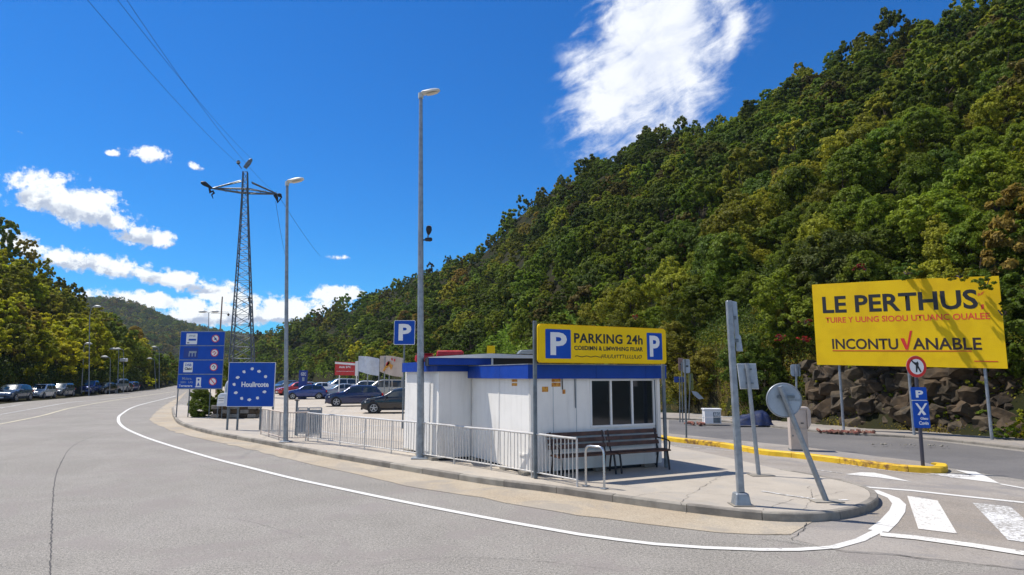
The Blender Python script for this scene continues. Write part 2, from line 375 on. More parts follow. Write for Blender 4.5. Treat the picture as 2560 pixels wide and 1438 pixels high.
def smooth_path(pts, step=.5):
    """Catmull-Rom resample of xy points"""
    P = [Vector((p[0], p[1], 0)) for p in pts]; P = [P[0] * 2 - P[1]] + P + [P[-1] * 2 - P[-2]]; out = []
    for i in range(1, len(P) - 2):
        a, b, c, d = P[i - 1:i + 3]; n = max(1, int((c - b).length / step))
        for k in range(n):
            t = k / n
            out.append(.5 * ((2 * b) + (c - a) * t + (2 * a - 5 * b + 4 * c - d) * t * t + (3 * b - a - 3 * c + d) * t ** 3))
    out.append(P[-2]); return out
def ribbon(name, pts, wd, z, m, step=.5, **kw):
    path = smooth_path(pts, step); mb = MB(); n = len(path)
    for i, p in enumerate(path):
        t = (path[min(i + 1, n - 1)] - path[max(i - 1, 0)]).normalized(); nr = Vector((-t.y, t.x, 0))
        ww = wd(i / (n - 1)) if callable(wd) else wd
        mb.v += [tuple(p + nr * ww / 2 + Vector((0, 0, z))), tuple(p - nr * ww / 2 + Vector((0, 0, z)))]
    mb.f = [(2 * i, 2 * i + 1, 2 * i + 3, 2 * i + 2) for i in range(n - 1)]
    me = bpy.data.meshes.new(name); me.from_pydata(mb.v, [], mb.f); me.materials.append(m); me.update()
    if sum(p.normal.z for p in me.polygons) < 0: me.flip_normals()
    return link(name, me, None, kind='structure', **kw)
# ------------------------------------------------------------------ terrain: valley between two wooded hills, a far hill behind
def tab(rows):
    a = []
    for u, rb, rr, v in rows:
        d = ray(u, v); a.append((math.atan2(d.x, d.y), rb, rr, d.z / math.hypot(d.x, d.y)))
    a.sort(); a = np.array(a); return a
T_R = tab([(9000, 22, 96, 200), (5200, 22, 96, -250), (3400, 25, 98, -330), (2900, 28, 102, -200), (2560, 30, 106, -115), (2400, 30.8, 110, -30), (2260, 31.5, 114, 22), (2060, 33, 120, 122), (1820, 37.5, 128, 236),
           (1740, 40, 132, 262), (1640, 45, 141, 306), (1530, 51, 150, 352), (1420, 58, 165, 408), (1300, 72, 185, 500), (1200, 88, 205, 592), (1050, 112, 240, 662),
           (930, 140, 280, 716), (800, 185, 340, 767), (700, 225, 390, 800), (640, 250, 430, 832), (600, 270, 460, 862), (560, 300, 480, 905), (530, 320, 500, 940)])
T_L = tab([(-3500, 40, 110, 120), (-1200, 46, 110, 300), (-500, 56, 118, 440), (-200, 64, 124, 510), (0, 73, 130, 583), (60, 78, 134, 618), (130, 83, 138, 672), (180, 87, 142, 716), (230, 93, 150, 742), (300, 102, 158, 792),
           (340, 115, 170, 830), (400, 152, 205, 868), (450, 195, 240, 893), (490, 225, 265, 915), (530, 250, 290, 940)])
T_L[:, 1] += 3.0
T_F = tab([(-400, 480, 900, 690), (100, 480, 950, 735), (230, 500, 1000, 752), (300, 500, 1000, 760), (380, 500, 1000, 777), (450, 500, 1000, 797), (560, 500, 1000, 820), (650, 500, 1000, 831), (800, 500, 1000, 838), (1300, 500, 1000, 850), (2600, 500, 1000, 900)])
def nz(x, y, s, o=0.0):
    """cheap smooth noise in numpy, about -1..1"""
    return (np.sin(x / s + 1.3 * np.sin(y / s * .7 + o) + o) + np.sin(y / s * 1.3 + 1.7 * np.sin(x / s * .6 + 2 * o)) + .5 * np.sin((x + y) / s * 2.3 + o)) / 2.5
def hill(T, az, r, x, y, th, cut=0.0, rough=1.5, s=9):
    rb = np.interp(az, T[:, 0], T[:, 1]); rr = np.interp(az, T[:, 0], T[:, 2]); te = np.interp(az, T[:, 0], T[:, 3])
    zr = np.maximum(CAMZ + te * rr - th, 0); t = (r - rb) / (rr - rb)
    ok = np.where((az > T[0, 0]) & (az < T[-1, 0]), 1.0, 0.0)
    tt = np.clip(t, 0, 1)
    z = zr * tt + cut * np.clip((r - rb) / 1.6, 0, 1) * (1 - tt) ** 2 + rough * nz(x, y, s) * np.clip(t * 4, 0, 1) * np.clip(zr / 20, 0.1, 1)
    z = np.where(t > 1, z - (r - rr) * .16, z)
    return np.where(t > 0, z, -0.03) * ok
def height(x, y):
    x = np.asarray(x, float); y = np.asarray(y, float); r = np.hypot(x, y); az = np.arctan2(x, y)
    zr = hill(T_R, az, r, x, y, 6.2, cut=2.9, rough=2.2); zl = hill(T_L, az, r, x, y, 4.4, cut=1.2, s=11); zf = hill(T_F, az, r, x, y, 4, rough=9, s=55)
    return np.maximum(np.maximum(zr, zl), np.maximum(zf, -0.03 * np.ones_like(r)))
naz = 720; rad = np.concatenate([[0.5, 6], np.arange(12, 60, 1.5), np.arange(60, 300, 5), np.arange(300, 1100, 25), [1200, 1500, 2000, 3000, 4500]])
az = np.linspace(-math.pi, math.pi, naz, endpoint=False)
A, RR = np.meshgrid(az, rad); X = RR * np.sin(A); Y = RR * np.cos(A); Z = height(X, Y)
Z = np.where(RR > 1100, np.minimum(Z, 60), Z)
co = np.stack([X, Y, Z], -1).reshape(-1, 3); co = np.vstack([co, [[0, 0, -0.03]]])
nr = len(rad); i = np.arange(naz); j = (i + 1) % naz; F = []
for k in range(nr - 1): F += np.stack([k * naz + i, k * naz + j, (k + 1) * naz + j, (k + 1) * naz + i], 1)[:, ::-1].tolist()
F += [(int(b), int(a), nr * naz) for a, b in zip(j, i)]
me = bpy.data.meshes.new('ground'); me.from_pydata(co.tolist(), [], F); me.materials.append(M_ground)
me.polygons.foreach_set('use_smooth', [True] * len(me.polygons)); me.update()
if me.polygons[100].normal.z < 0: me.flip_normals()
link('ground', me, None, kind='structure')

# ------------------------------------------------------------------ roads and painted lines
PZ = .14       # top of the island pavement
def gp(*uv, z=0.0): return [G(u, v, z).to_2d() for u, v in uv]
left_edge = [(-42, 14), (-43, 30)] + [tuple(p * 1.07) for p in gp((-60, 1022), (60, 1009), (130, 1003), (200, 996), (250, 991), (330, 983), (400, 974), (436, 966))]
far_lot = [(-75, 175), (-62, 190), (-55, 165), (-40, 142), (-24, 122), (-8, 102), (0, 88), (4, 70), (7, 55)]
right_edge = [tuple(p) for p in gp((1670, 1048), (1800, 1054), (2060, 1082), (2300, 1097), (2560, 1124))] + [(22, 16), (24, 0), (26, -40), (-42, -40)]
flat('road', left_edge + far_lot + right_edge, 0.001, M_asph)

kerb_bot = [(429, 1023), (430, 1034), (434, 1046), (450, 1063), (519, 1085), (648, 1110), (800, 1140), (1000, 1176), (1200, 1210), (1362, 1231), (1500, 1252), (1669, 1276), (1800, 1292), (1906, 1303), (1992, 1306), (2068, 1303), (2130, 1294), (2170, 1282), (2196, 1264), (2190, 1245), (2160, 1231), (2110, 1217), (2040, 1202), (1960, 1188)]
kpath = smooth_path(gp(*kerb_bot), .25)
tip = gp((429, 1023), (436, 1008), (450, 992), (470, 982))
# darker side road on the right, brown junction, dusty shoulder: thin sheets over the asphalt
flat('side_road', [tuple(p) for p in gp((1672, 1104), (1800, 1117), (1979, 1130), (2234, 1160), (2372, 1170), (2560, 1200))] + [(19, 12), (22, 15.5)] + [tuple(p) for p in gp((2560, 1130), (2300, 1099), (2060, 1084), (1800, 1056), (1672, 1050))], .004, M_asph_side)
flat('junction_patch', [tuple(p) for p in gp((1960, 1188), (1700, 1140), (1672, 1112), (1800, 1125), (1979, 1140), (2231, 1176), (2370, 1186), (2560, 1206))] + [(16, 11.6), (17, 7.6)] + [tuple(p) for p in gp((2560, 1426), (2400, 1405), (2250, 1390), (2110, 1381), (1985, 1350), (1975, 1337), (2068, 1306), (2196, 1266), (2180, 1238))], .004, M_asph_brown)
sh_out = gp((470, 976), (436, 999), (400, 1022), (376, 1047), (381, 1056), (410, 1070), (454, 1085), (589, 1116), (700, 1143), (900, 1188), (1050, 1222), (1200, 1246), (1325, 1268), (1450, 1290), (1597, 1308), (1794, 1333), (1900, 1338), (1975, 1338))
sh_in = [tuple(p) for p in kpath if p.y > G(2010, 1306).y or p.x < G(2010, 1306).x]
cut = min(range(len(kpath)), key=lambda q: (kpath[q].to_2d() - G(2068, 1303).to_2d()).length)
so = smooth_path(sh_out, .5)
so = [p + Vector((mnoise.noise(p * 1.7), mnoise.noise(p * 1.7 + Vector((7, 0, 0))), 0)) * (.16 if 3 < q < len(so) - 2 else 0) for q, p in enumerate(so)]
flat('dusty_shoulder', [tuple(p.to_2d()) for p in so] + [tuple(p.to_2d()) for p in kpath[:cut][::-1]] + [tuple(p) for p in tip[1:][:0]], .008, M_dust)

L = dict(z=.012, m=M_white_line)
ribbon('edge_line', gp((440, 990), (426, 994), (346, 1014), (305, 1035), (296, 1051), (308, 1068), (346, 1087), (398, 1106), (519, 1143), (623, 1170), (727, 1196), (800, 1212), (1000, 1254), (1200, 1293), (1325, 1316), (1450, 1338), (1637, 1362), (1762, 1371), (1900, 1376), (1992, 1376), (2084, 1370), (2150, 1352), (2195, 1329)), .14, **L)
ribbon('edge_line', gp((2195, 1329), (2222, 1306), (2243, 1280), (2248, 1262), (2234, 1247), (2184, 1227)), lambda t: .27 - .09 * t, **L)
ribbon('give_way_line', gp((2163, 1219), (2281, 1228), (2426, 1244), (2560, 1258), (2760, 1282)), .17, **L)
ribbon('crossing_line', gp((2200, 1338), (2294, 1347), (2426, 1365), (2560, 1386), (2800, 1420)), .26, .016, M_zebra)
for q in ([(2268, 1241), (2344, 1253), (2393, 1336), (2296, 1324)],):
    flat('zebra_stripe', [tuple(p) for p in gp(*q)], .012, M_zebra)
flat('zebra_stripe', [tuple(p) for p in gp((2431, 1258), (2526, 1268), (2640, 1368), (2520, 1352))], .012, M_white_worn)
flat('zebra_stripe', [tuple(p) for p in gp((2640, 1280), (2740, 1292), (2880, 1398), (2770, 1382))], .012, M_white_worn)
flat('arrow_marking', [tuple(p) for p in gp((2113, 1187), (2152, 1182), (2185, 1183), (2215, 1189), (2278, 1206), (2195, 1195))], .012, M_white_line)
flat('arrow_marking', [tuple(p) for p in gp((2388, 1176), (2440, 1181), (2466, 1192), (2499, 1210), (2381, 1195), (2440, 1192))], .012, M_white_line)
flat('worn_marking', [tuple(p) for p in gp((2315, 1184), (2381, 1186), (2440, 1191), (2381, 1196))], .013, M_white_worn)
ribbon('lane_line', gp((2499, 1211), (2560, 1222), (2700, 1246)), .12, **L)
ribbon('lane_line', gp((2042, 1176), (2105, 1184)), .07, .012, M_white_worn)
ribbon('lane_line', gp((1675, 1114), (1979, 1143), (2231, 1180), (2340, 1190)), .05, .012, M_white_worn)
ribbon('centre_line', gp((-140, 1088), (0, 1061), (104, 1040), (190, 1018), (312, 997), (440, 979)), .17, .012, M_yel_line)
ribbon('lane_line', gp((0, 1037), (69, 1025), (173, 1007), (260, 999), (330, 991)), .14, .012, M_white_worn)
ribbon('parking_line', gp((-60, 1030), (0, 1021), (60, 1010)), .12, .012, M_white_worn)
crk = smooth_path(gp((123, 1470), (125, 1435), (128, 1355), (132, 1252), (137, 1203), (149, 1165), (180, 1117), (235, 1092), (300, 1083)), .06)
crk = [p + Vector((mnoise.noise(p * 9), mnoise.noise(p * 9 + Vector((5, 0, 0))), 0)) * .022 for p in crk]
mb = MB()
for q, p in enumerate(crk):
    t = (crk[min(q + 1, len(crk) - 1)] - crk[max(q - 1, 0)]).normalized(); nn = Vector((-t.y, t.x, 0)); ww = .006 + .012 * abs(mnoise.noise(p * 6)) 
    ww *= 1 if q < len(crk) * .62 else .6
    mb.v += [tuple(p + nn * ww + Vector((0, 0, .004))), tuple(p - nn * ww + Vector((0, 0, .004)))]
mb.f = [(2 * q, 2 * q + 1, 2 * q + 3, 2 * q + 2) for q in range(len(crk) - 1)]
me = bpy.data.meshes.new('tar_crack'); me.from_pydata(mb.v, [], mb.f); me.materials.append(M_tape); link('tar_crack', me, None, kind='structure')
def crack(pts, wd=.012, z=.0135, zg=0.0):
    pth = smooth_path(gp(*pts, z=zg), .08); pth = [p + Vector((mnoise.noise(p * 5), mnoise.noise(p * 5 + Vector((5, 3, 0))), 0)) * .06 for p in pth]; mb = MB()
    for q, p in enumerate(pth):
        t = (pth[min(q + 1, len(pth) - 1)] - pth[max(q - 1, 0)]).normalized(); nn = Vector((-t.y, t.x, 0)); ww = wd * (.3 + abs(mnoise.noise(p * 4)))
        mb.v += [tuple(p + nn * ww + Vector((0, 0, z))), tuple(p - nn * ww + Vector((0, 0, z)))]
    mb.f = [(2 * q, 2 * q + 1, 2 * q + 3, 2 * q + 2) for q in range(len(pth) - 1)]
    me = bpy.data.meshes.new('crack'); me.from_pydata(mb.v, [], mb.f); me.materials.append(M_tape); link('crack', me, None, kind='structure')
crack([(2018, 1310), (2002, 1330), (1990, 1340), (1978, 1352)]); crack([(1900, 1338), (1990, 1337)], .008)
crack([(2068, 1303), (2140, 1304), (2200, 1314), (2266, 1322)], .01); crack([(1905, 1350), (1960, 1356), (2120, 1380), (2220, 1386), (2330, 1402), (2560, 1424)], .012)
crack([(1690, 1148), (1850, 1153), (2020, 1168)], .008); crack([(1830, 1118), (1960, 1122), (2060, 1150), (2110, 1164)], .008)

for q_ in (((1560, 1248), (1640, 1232), (1800, 1236), (1990, 1262)), ((1700, 1262), (1720, 1240), (1760, 1215), (1800, 1190)), ((1905, 1276), (1960, 1255), (2040, 1240), (2110, 1228)), ((1420, 1212), (1500, 1206), (1600, 1220)), ((2010, 1275), (2030, 1240), (2020, 1215))):
    crack(q_, .006, PZ + .001, PZ)
crack([(330, 1330), (420, 1290), (600, 1300), (760, 1345)], .004, .004); crack([(900, 1420), (1100, 1395), (1350, 1405), (1560, 1430)], .004, .004); crack([(560, 1180), (470, 1160), (400, 1168)], .004, .004)
# raised island and car park surface, one slab edged with kerb stones
def offset_in(path, d):
    out = []
    for q, p in enumerate(path):
        t = (path[min(q + 1, len(path) - 1)] - path[max(q - 1, 0)]).normalized(); out.append(p + Vector((-t.y, t.x, 0)) * d)
    return out
kin = offset_in(kpath, .13)
isl = [tuple(p.to_2d()) for p in kin] + [tuple(p) for p in gp((1800, 1152), (1690, 1128), z=0)] + [(4.8, 22), (5.4, 27), (4.6, 34), (2, 42), (-4, 44), (-12, 44), (-18, 40)] + [tuple(p) for p in gp((452, 1016), (436, 1019))]
flat('pavement', isl, PZ - .006, M_pave)
lot = [(4.9, 21.6), (5.5, 27), (5.6, 34), (5.2, 45), (4, 62), (1.5, 78), (-1, 88), (-10, 104), (-26, 124), (-42, 144), (-58, 168), (-70, 166)] + [tuple(p) for p in gp((512, 975), (492, 988), (500, 1000), (560, 1018), (650, 1062), (800, 1098), (950, 1110), (1130, 1130))] + [(-.4, 20)]
flat('parking_lot', lot, PZ, M_lot)
ribbon('worn_marking', [G(u, v, PZ) for u, v in ((1905, 1228), (1980, 1240), (2060, 1251), (2120, 1250))], .09, PZ + .003, M_white_worn)
kroot = thing('kerb', 'grey stone kerb curving round the front of the parking island', 'kerb'); kroot['kind'] = 'structure'; del kroot['category']
def kerb_run(path, length, wd, h, m_pick, root, name='kerb_stone', gap=.012, top_in=.02, z0=0.0):
    s = 0; cur = [path[0]]; segs = []
    for a, b in zip(path, path[1:]):
        cur.append(b); s += (b - a).length
        if s >= length: segs.append(cur); cur = [b]; s = 0
    if len(cur) > 1: segs.append(cur)
    for q, sg in enumerate(segs):
        n = len(sg); mb = MB(); dz = .008 * mnoise.noise(Vector((q * 1.7, 3, 0)))
        for k, p in enumerate(sg):
            t = (sg[min(k + 1, n - 1)] - sg[max(k - 1, 0)]).normalized(); nn = Vector((-t.y, t.x, 0))
            if k == 0: p = p + t * gap / 2
            if k == n - 1: p = p - t * gap / 2
            for dd, zz in ((0, z0 - .05), (.002, h - top_in), (top_in, h), (wd - .004, h), (wd, z0 - .05)):
                mb.v.append(tuple(p + nn * dd + Vector((0, 0, zz + (dz if zz > .05 else 0)))))
        for k in range(n - 1):
            for c in range(5): mb.f.append((k * 5 + c, k * 5 + (c + 1) % 5, (k + 1) * 5 + (c + 1) % 5, (k + 1) * 5 + c))
        mb.f += [(0, 1, 2, 3, 4), tuple(range((n - 1) * 5, n * 5))[::-1]]
        part(name, mb, m_pick(q), root)
M_kerb2 = mat('kerb_stone_pale', (.33, .30, .25), .85, var=.3, vscale=3, bump=.4, bscale=50)
kerb_run(kpath, 1.15, .13, PZ, lambda q: M_kerb if (q * 7) % 5 > 1 else M_kerb2, kroot)
# yellow kerb between the two lanes, with a narrow strip behind it
yk = smooth_path(gp((1600, 1090), (1668, 1103), (1800, 1119), (1900, 1137), (1979, 1145), (2100, 1160), (2231, 1177), (2300, 1183), (2352, 1185), (2370, 1180), (2366, 1174), (2340, 1171)), .2)
yroot = thing('yellow_kerb', 'yellow painted kerb', 'kerb'); del yroot['category']; yroot['kind'] = 'structure'; yroot['label'] = 'yellow painted kerb dividing the side road'
kerb_run(yk, 1.4, .24, .15, lambda q: M_yel_dirty if q > 11 or q in (2, 6) else M_yel_kerb, yroot)
ykin = offset_in(yk, .235)
flat('median_strip', [tuple(p.to_2d()) for p in ykin[:-3]] + [tuple(p) for p in gp((2300, 1166), (2200, 1154), (2000, 1127), (1800, 1106), (1668, 1092), (1600, 1080))], .13, M_asph_brown)
# raised verge at the foot of the rock face, far side of the side road
vp = smooth_path(gp((1600, 1046), (1672, 1049), (1800, 1055), (2060, 1083), (2300, 1098), (2560, 1126), (2900, 1172)), .5)
vroot = thing('verge_kerb', '', 'x'); del vroot['category']; vroot['kind'] = 'structure'; vroot['label'] = 'low kerb along the foot of the rock face'
kerb_run(vp, 2.0, .15, .09, lambda q: M_kerb, vroot)
vin = offset_in(vp, .15)
flat('verge', [tuple(p.to_2d()) for p in vin] + [tuple((p * 1.14).to_2d()) for p in vin[::-1]], .075, M_asph_brown)
# unpaved shoulder by the parked cars on the far left
flat('gravel_shoulder', [tuple(p) for p in gp((-300, 1052), (-60, 1024), (60, 1010), (130, 1004), (250, 992), (330, 984), (400, 975), (436, 967))] + [(-86, 170), (-95, 150), (-72, 100), (-66, 70), (-64, 40)], -.012, M_dust)
# ------------------------------------------------------------------ kiosk
ribbon('bay_line', [G(u, v, PZ) for u, v in ((800, 1078), (860, 1087), (900, 1084), (915, 1076))], .12, PZ + .004, M_white_worn)
for a_, b_ in (((735, 1010), (905, 1003)), ((800, 1040), (1000, 1052)), ((700, 990), (760, 986)), ((860, 1060), (1005, 1068))): ribbon('bay_line', [G(*a_, PZ), G((a_[0] + b_[0]) / 2, (a_[1] + b_[1]) / 2, PZ), G(*b_, PZ)], .1, PZ + .004, M_white_worn)
KA = R(27); KX = Vector((math.cos(KA), math.sin(KA), 0)); KY = Vector((-math.sin(KA), math.cos(KA), 0))
K = G(1327, 1190, PZ)
def kl(p, o=K): p = p - o; return Vector((p.dot(KX), p.dot(KY), p.z))      # world -> kiosk frame
def front(u, v, off=0.0): return kl(W(u, v, K - KY * off, KY))              # point on the front wall plane
def left(u, v, o=K): return kl(W(u, v, o, KX), o)
FW = front(1652, 1100).x; LW = left(1184, 1100).y
FT = front(1330, 912).z; FB = FT - .31
print('kiosk', FW, LW, FT)
def hole_wall(x0, x1, z0, z1, hx0, hx1, hz0, hz1, y0, y1):
    mb = MB(); xs = (x0, hx0, hx1, x1); zs = (z0, hz0, hz1, z1)
    for y in (y0, y1):
        for z in zs:
            for x in xs: mb.v.append((x, y, z))
    for k in (0, 16):
        for b in range(3):
            for a in range(3):
                if (a, b) != (1, 1): q = k + b * 4 + a; mb.f.append((q, q + 1, q + 5, q + 4))
    ring = lambda ids: [mb.f.append((ids[i], ids[(i + 1) % len(ids)], ids[(i + 1) % len(ids)] + 16, ids[i] + 16)) for i in range(len(ids))]
    ring([0, 1, 2, 3, 7, 11, 15, 14, 13, 12, 8, 4]); ring([5, 6, 10, 9]); return mb
kio = thing('parking_kiosk', 'white panelled parking kiosk with blue fascia, dark window and yellow sign in front', 'kiosk', K, KA)
w0 = front(1476, 946); w1 = front(1636, 1060); wb = front(1476, 1065).z
HX0, HX1, HZ0, HZ1 = w0.x, w1.x, (wb + w1.z) / 2 - .01, min(w0.z, FB - .03)
T = .06
part('wall', hole_wall(0, FW, .07, FB + .1, HX0, HX1, HZ0, HZ1, 0, T), M_wall, kio)
part('wall', MB().box((T / 2 + .001, LW / 2 + T, (.07 + FB + .1) / 2), (T, LW, FB + .03)), M_wall, kio)
part('wall', MB().box((FW - T / 2, LW / 2 + T, (.07 + FB + .1) / 2), (T - .002, LW, FB + .03)), M_wall, kio)
part('wall', MB().box((FW / 2, LW + T * 1.5 + .002, (.07 + FB + .1) / 2), (FW, T, FB + .03)), M_wall, kio)
part('floor_frame', MB().box((FW / 2, LW / 2 + .03, .035), (FW - .16, LW - .1, .07)), M_dark, kio)
for x0, x1 in ((-.004, .10), (FW - .09, FW + .004)): part('corner_trim', MB().box(((x0 + x1) / 2, -.008, FB / 2 + .06), (x1 - x0, .014, FB - .06)), M_wall, kio)
for x0 in (FW * .16, FW * .33): part('panel_joint', MB().box((x0, -.002, FB / 2 + .05), (.012, .004, FB - .08)), M_signback, kio)
for y0 in (.0, LW * .5): part('panel_joint', MB().box((-.006, y0 + .05 + .0, FB / 2 + .05), (.010, .05, FB - .08)), M_wall, kio)
part('roof', MB().box((FW / 2, LW / 2, FB + .17), (FW + .10, LW + .1, .12)), M_dark, kio)
o_ = .13
fw = FW + 2 * o_
for a, b in ((-o_, FW * .46), (FW * .46 + .006, FW * .86), (FW * .86 + .006, FW + o_)):
    part('fascia', MB().box(((a + b) / 2, -o_ + .02, (FT + FB) / 2), (b - a - .002, .04, FT - FB)), M_blue, kio)
for a, b in ((-o_ + .042, LW * .42), (LW * .42 + .006, LW + o_)):
    part('fascia', MB().box((-o_ + .02, (a + b) / 2, (FT + FB) / 2), (.04, b - a, FT - FB)), M_blue, kio)
    part('fascia', MB().box((FW + o_ - .02, (a + b) / 2, (FT + FB) / 2), (.04, b - a, FT - FB)), M_blue, kio)
part('edge_strip', MB().box((FW / 2, -o_ + .02, FT + .012), (fw + .02, .06, .02)), M_galv, kio)
part('edge_strip', MB().box((-o_ + .02, LW / 2 + .03, FT + .012), (.06, LW + .14, .02)), M_galv, kio)
win = part('window', MB().box(((HX0 + HX1) / 2, .035, (HZ0 + HZ1) / 2), (HX1 - HX0, .012, HZ1 - HZ0)), M_dark, kio)
wx = [HX0] + [front(u, 1000).x for u in (1527, 1580)] + [HX1]
for a, b in zip(wx, wx[1:]): link('pane', MB().box(((a + b) / 2, .024, (HZ0 + HZ1) / 2), (b - a - .04, .008, HZ1 - HZ0 - .05)).mesh('pane', M_glass), win)
for x in wx: link('frame', MB().box((min(max(x, HX0 + .001), HX1 - .001), .006, (HZ0 + HZ1) / 2), (.045, .05, HZ1 - HZ0 + .05)).mesh('frame', M_signw), win)
for z in (HZ0, HZ1): link('frame', MB().box(((HX0 + HX1) / 2, .0065, z), (HX1 - HX0 + .05, .052, .045)).mesh('frame', M_signw), win)
def sticker(u0, v0, u1, v1, m, name='notice'):
    a = front(u0, v1); b = front(u1, v0); return part(name, MB().box(((a.x + b.x) / 2, -.004, (a.z + b.z) / 2), (b.x - a.x, .006, b.z - a.z)), m, kio)
sticker(1379, 946, 1401, 955, M_orange); sticker(1379, 957, 1401, 967, M_orange); sticker(1355, 967, 1370, 980, M_orange); sticker(1406, 974, 1413, 985, M_orange)
for a, b, m in (((1404, 946), (1408, 974), M_black), ((1436, 948), (1440, 1020), M_galv_d)):
    p, q = front(*a), front(*b); part('conduit', MB().tube([(p.x, -.02, p.z), (p.x + .01, -.02, q.z)], .012, 6), m, kio)
p = front(1640, 955); part('conduit', MB().tube([(FW - .16, -.02, FB - .03), (FW - .15, -.02, .25)], .014, 6), M_galv_d, kio)
for v0, v1 in ((949, 955), (958, 965)):
    a = left(1280, v0); b = left(1293, v1); part('notice', MB().box((-.004, (a.y + b.y) / 2, (a.z + b.z) / 2), (.006, abs(a.y - b.y), abs(a.z - b.z))), M_orange, kio)
part('kick_plate', MB().box((-.012, .28, .42), (.02, .5, .05)), M_wall, kio)
for y in (.25, 1.2, 2.2, 3.0): part('foot_block', MB().box((-.03, y, .035), (.16, .3, .068)), M_kerb2, kio)
for x in (.5, 1.8, 3.2): part('foot_block', MB().box((x, -.02, .035), (.3, .14, .068)), M_kerb, kio)
# rear annexe
K2 = G(1096, 1152, PZ); L2 = left(1013, 1100, K2).y
T2 = kl(W(1096, 903, K2, KY), K2).z; B2 = T2 - .27
ann = thing('kiosk_annexe', 'smaller white cabin with blue fascia standing against the back of the kiosk', 'cabin', K2, KA)
AW = 1.75
part('wall', MB().box((AW / 2, .03, B2 / 2 + .08), (AW, .06, B2 + .04)), M_wall, ann)
part('wall', MB().box((.031, L2 / 2 + .06, B2 / 2 + .08), (.06, L2 - .002, B2 + .04)), M_wall, ann)
part('wall', MB().box((AW / 2, L2 + .09, B2 / 2 + .08), (AW, .06, B2 + .04)), M_wall, ann)
part('door_panel', MB().box((-.012, L2 * .42, B2 * .44 + .06), (.022, .95, B2 * .8)), M_signw, ann)
part('corner_trim', MB().box((-.009, .06, B2 / 2 + .05), (.016, .12, B2 - .1)), M_wall, ann)
part('floor_frame', MB().box((AW / 2, L2 / 2, .035), (AW - .1, L2 - .1, .07)), M_dark, ann)
part('roof', MB().box((AW / 2, L2 / 2 + .05, B2 + .14), (AW, L2 + .02, .1)), M_dark, ann)
for a, b in ((-.1, L2 * .55), (L2 * .55 + .006, L2 + .1)): part('fascia', MB().box((-.09, (a + b) / 2, (T2 + B2) / 2), (.04, b - a, T2 - B2)), M_blue, ann)
part('fascia', MB().box(((AW - .07) / 2, -.085, (T2 + B2) / 2), (AW + .07, .04, T2 - B2)), M_blue, ann)
part('edge_strip', MB().box((AW / 2 - .05, -.085, T2 + .011), (AW + .1, .055, .02)), M_galv, ann)
for y in (.3, 1.2, 2.3): part('foot_block', MB().box((-.04, y, .035), (.22, .4, .068)), M_kerb2, ann)
# raised roof cabin behind, its contents and the boxes on the roofs
rc = thing('roof_cabin', 'low raised cabin with white roof and blue side above the kiosk roofs', 'cabin', K + KX * -1.35 + KY * 2.95 + Vector((0, 0, FT + .02)), R(12))
part('body', MB().box((1.6, .6, .10), (3.2, 1.1, .20)), M_dark, rc)
part('side_panel', MB().box((.82, .04, .10), (1.6, .02, .17)), M_blue, rc); part('divider', MB().box((1.66, .03, .10), (.05, .03, .2)), M_signw, rc)
part('roof', MB().grid(lambda a, b: (a * 3.2, -.02 + b * 1.2, .21 + .07 * math.sin(math.pi * a) + .06 * a), 10, 2).add([(0, -.02, .19), (3.2, -.02, .19), (3.2, -.02, .26), (1.6, -.02, .31), (0, -.02, .21)], [(0, 1, 2, 3, 4)]), M_signw, rc)
def roofbox(name, u0, v0, u1, v1, Y, dep, m, label, cat, bev=.04, extra=None):
    a = D(u0, v1, Y); b = D(u1, v0, Y); t = thing(name, label, cat, ((a.x + b.x) / 2, Y, a.z - .05), 0)
    w_, h_ = b.x - a.x, b.z - a.z + .05
    part('casing', MB().box((0, 0, h_ / 2), (w_, dep, h_), taper=.93), m, t, bev=bev)
    if extra: extra(t, w_, h_, dep)
    return t
M_redbox = mat('red_casing', (.55, .02, .03), .4, var=.15)
roofbox('equipment_box', 1039, 886, 1085, 903, 19.9, .6, M_redbox, 'short rounded red box on the annexe roof behind the tall lamp post', 'box', .06, lambda t, w_, h_, d: part('lid', MB().box((0, 0, h_ + .012), (w_ * .9, d * .9, .02)), M_tail, t))
roofbox('equipment_box', 1092, 877, 1160, 893, 20.6, .5, M_redbox, 'long red box with grey rail lying across the annexe roof', 'box', .03, lambda t, w_, h_, d: part('rail', MB().box((0, -d / 2 - .01, .03), (w_ * 1.1, .02, .04)), M_galv, t))
roofbox('roof_sign', 1217, 865, 1238, 888, 21, .03, M_yel, 'small yellow orange panel sticking up behind the white cabin roof', 'sign', .004, lambda t, w_, h_, d: part('post', MB().tube([(0, .03, -.4), (0, .03, h_ * .8)], .015, 6), M_galv, t))
fl = thing('floodlight', 'dark grey floodlight housing on the kiosk roof beside the yellow parking sign', 'floodlight', (D(1318, 910, 17.6)), R(10))
hh = .36; part('housing', MB().prism([(-.25, .0), (-.3, .25), (-.2, .37), (.2, .39), (.28, .28), (.24, .02)], -.12, .15), M_galv_d, fl, bev=.02)
part('glass', MB().prism([(-.22, .05), (-.25, .24), (-.02, .26), (-.02, .04)], -.13, -.122), M_glass, fl); part('glass', MB().prism([(.02, .04), (.02, .26), (.22, .26), (.2, .05)], -.13, -.122), M_glass, fl)
part('bracket', MB().tube([(0, .05, -.2), (0, .05, .05)], .02, 6), M_galv_d, fl)

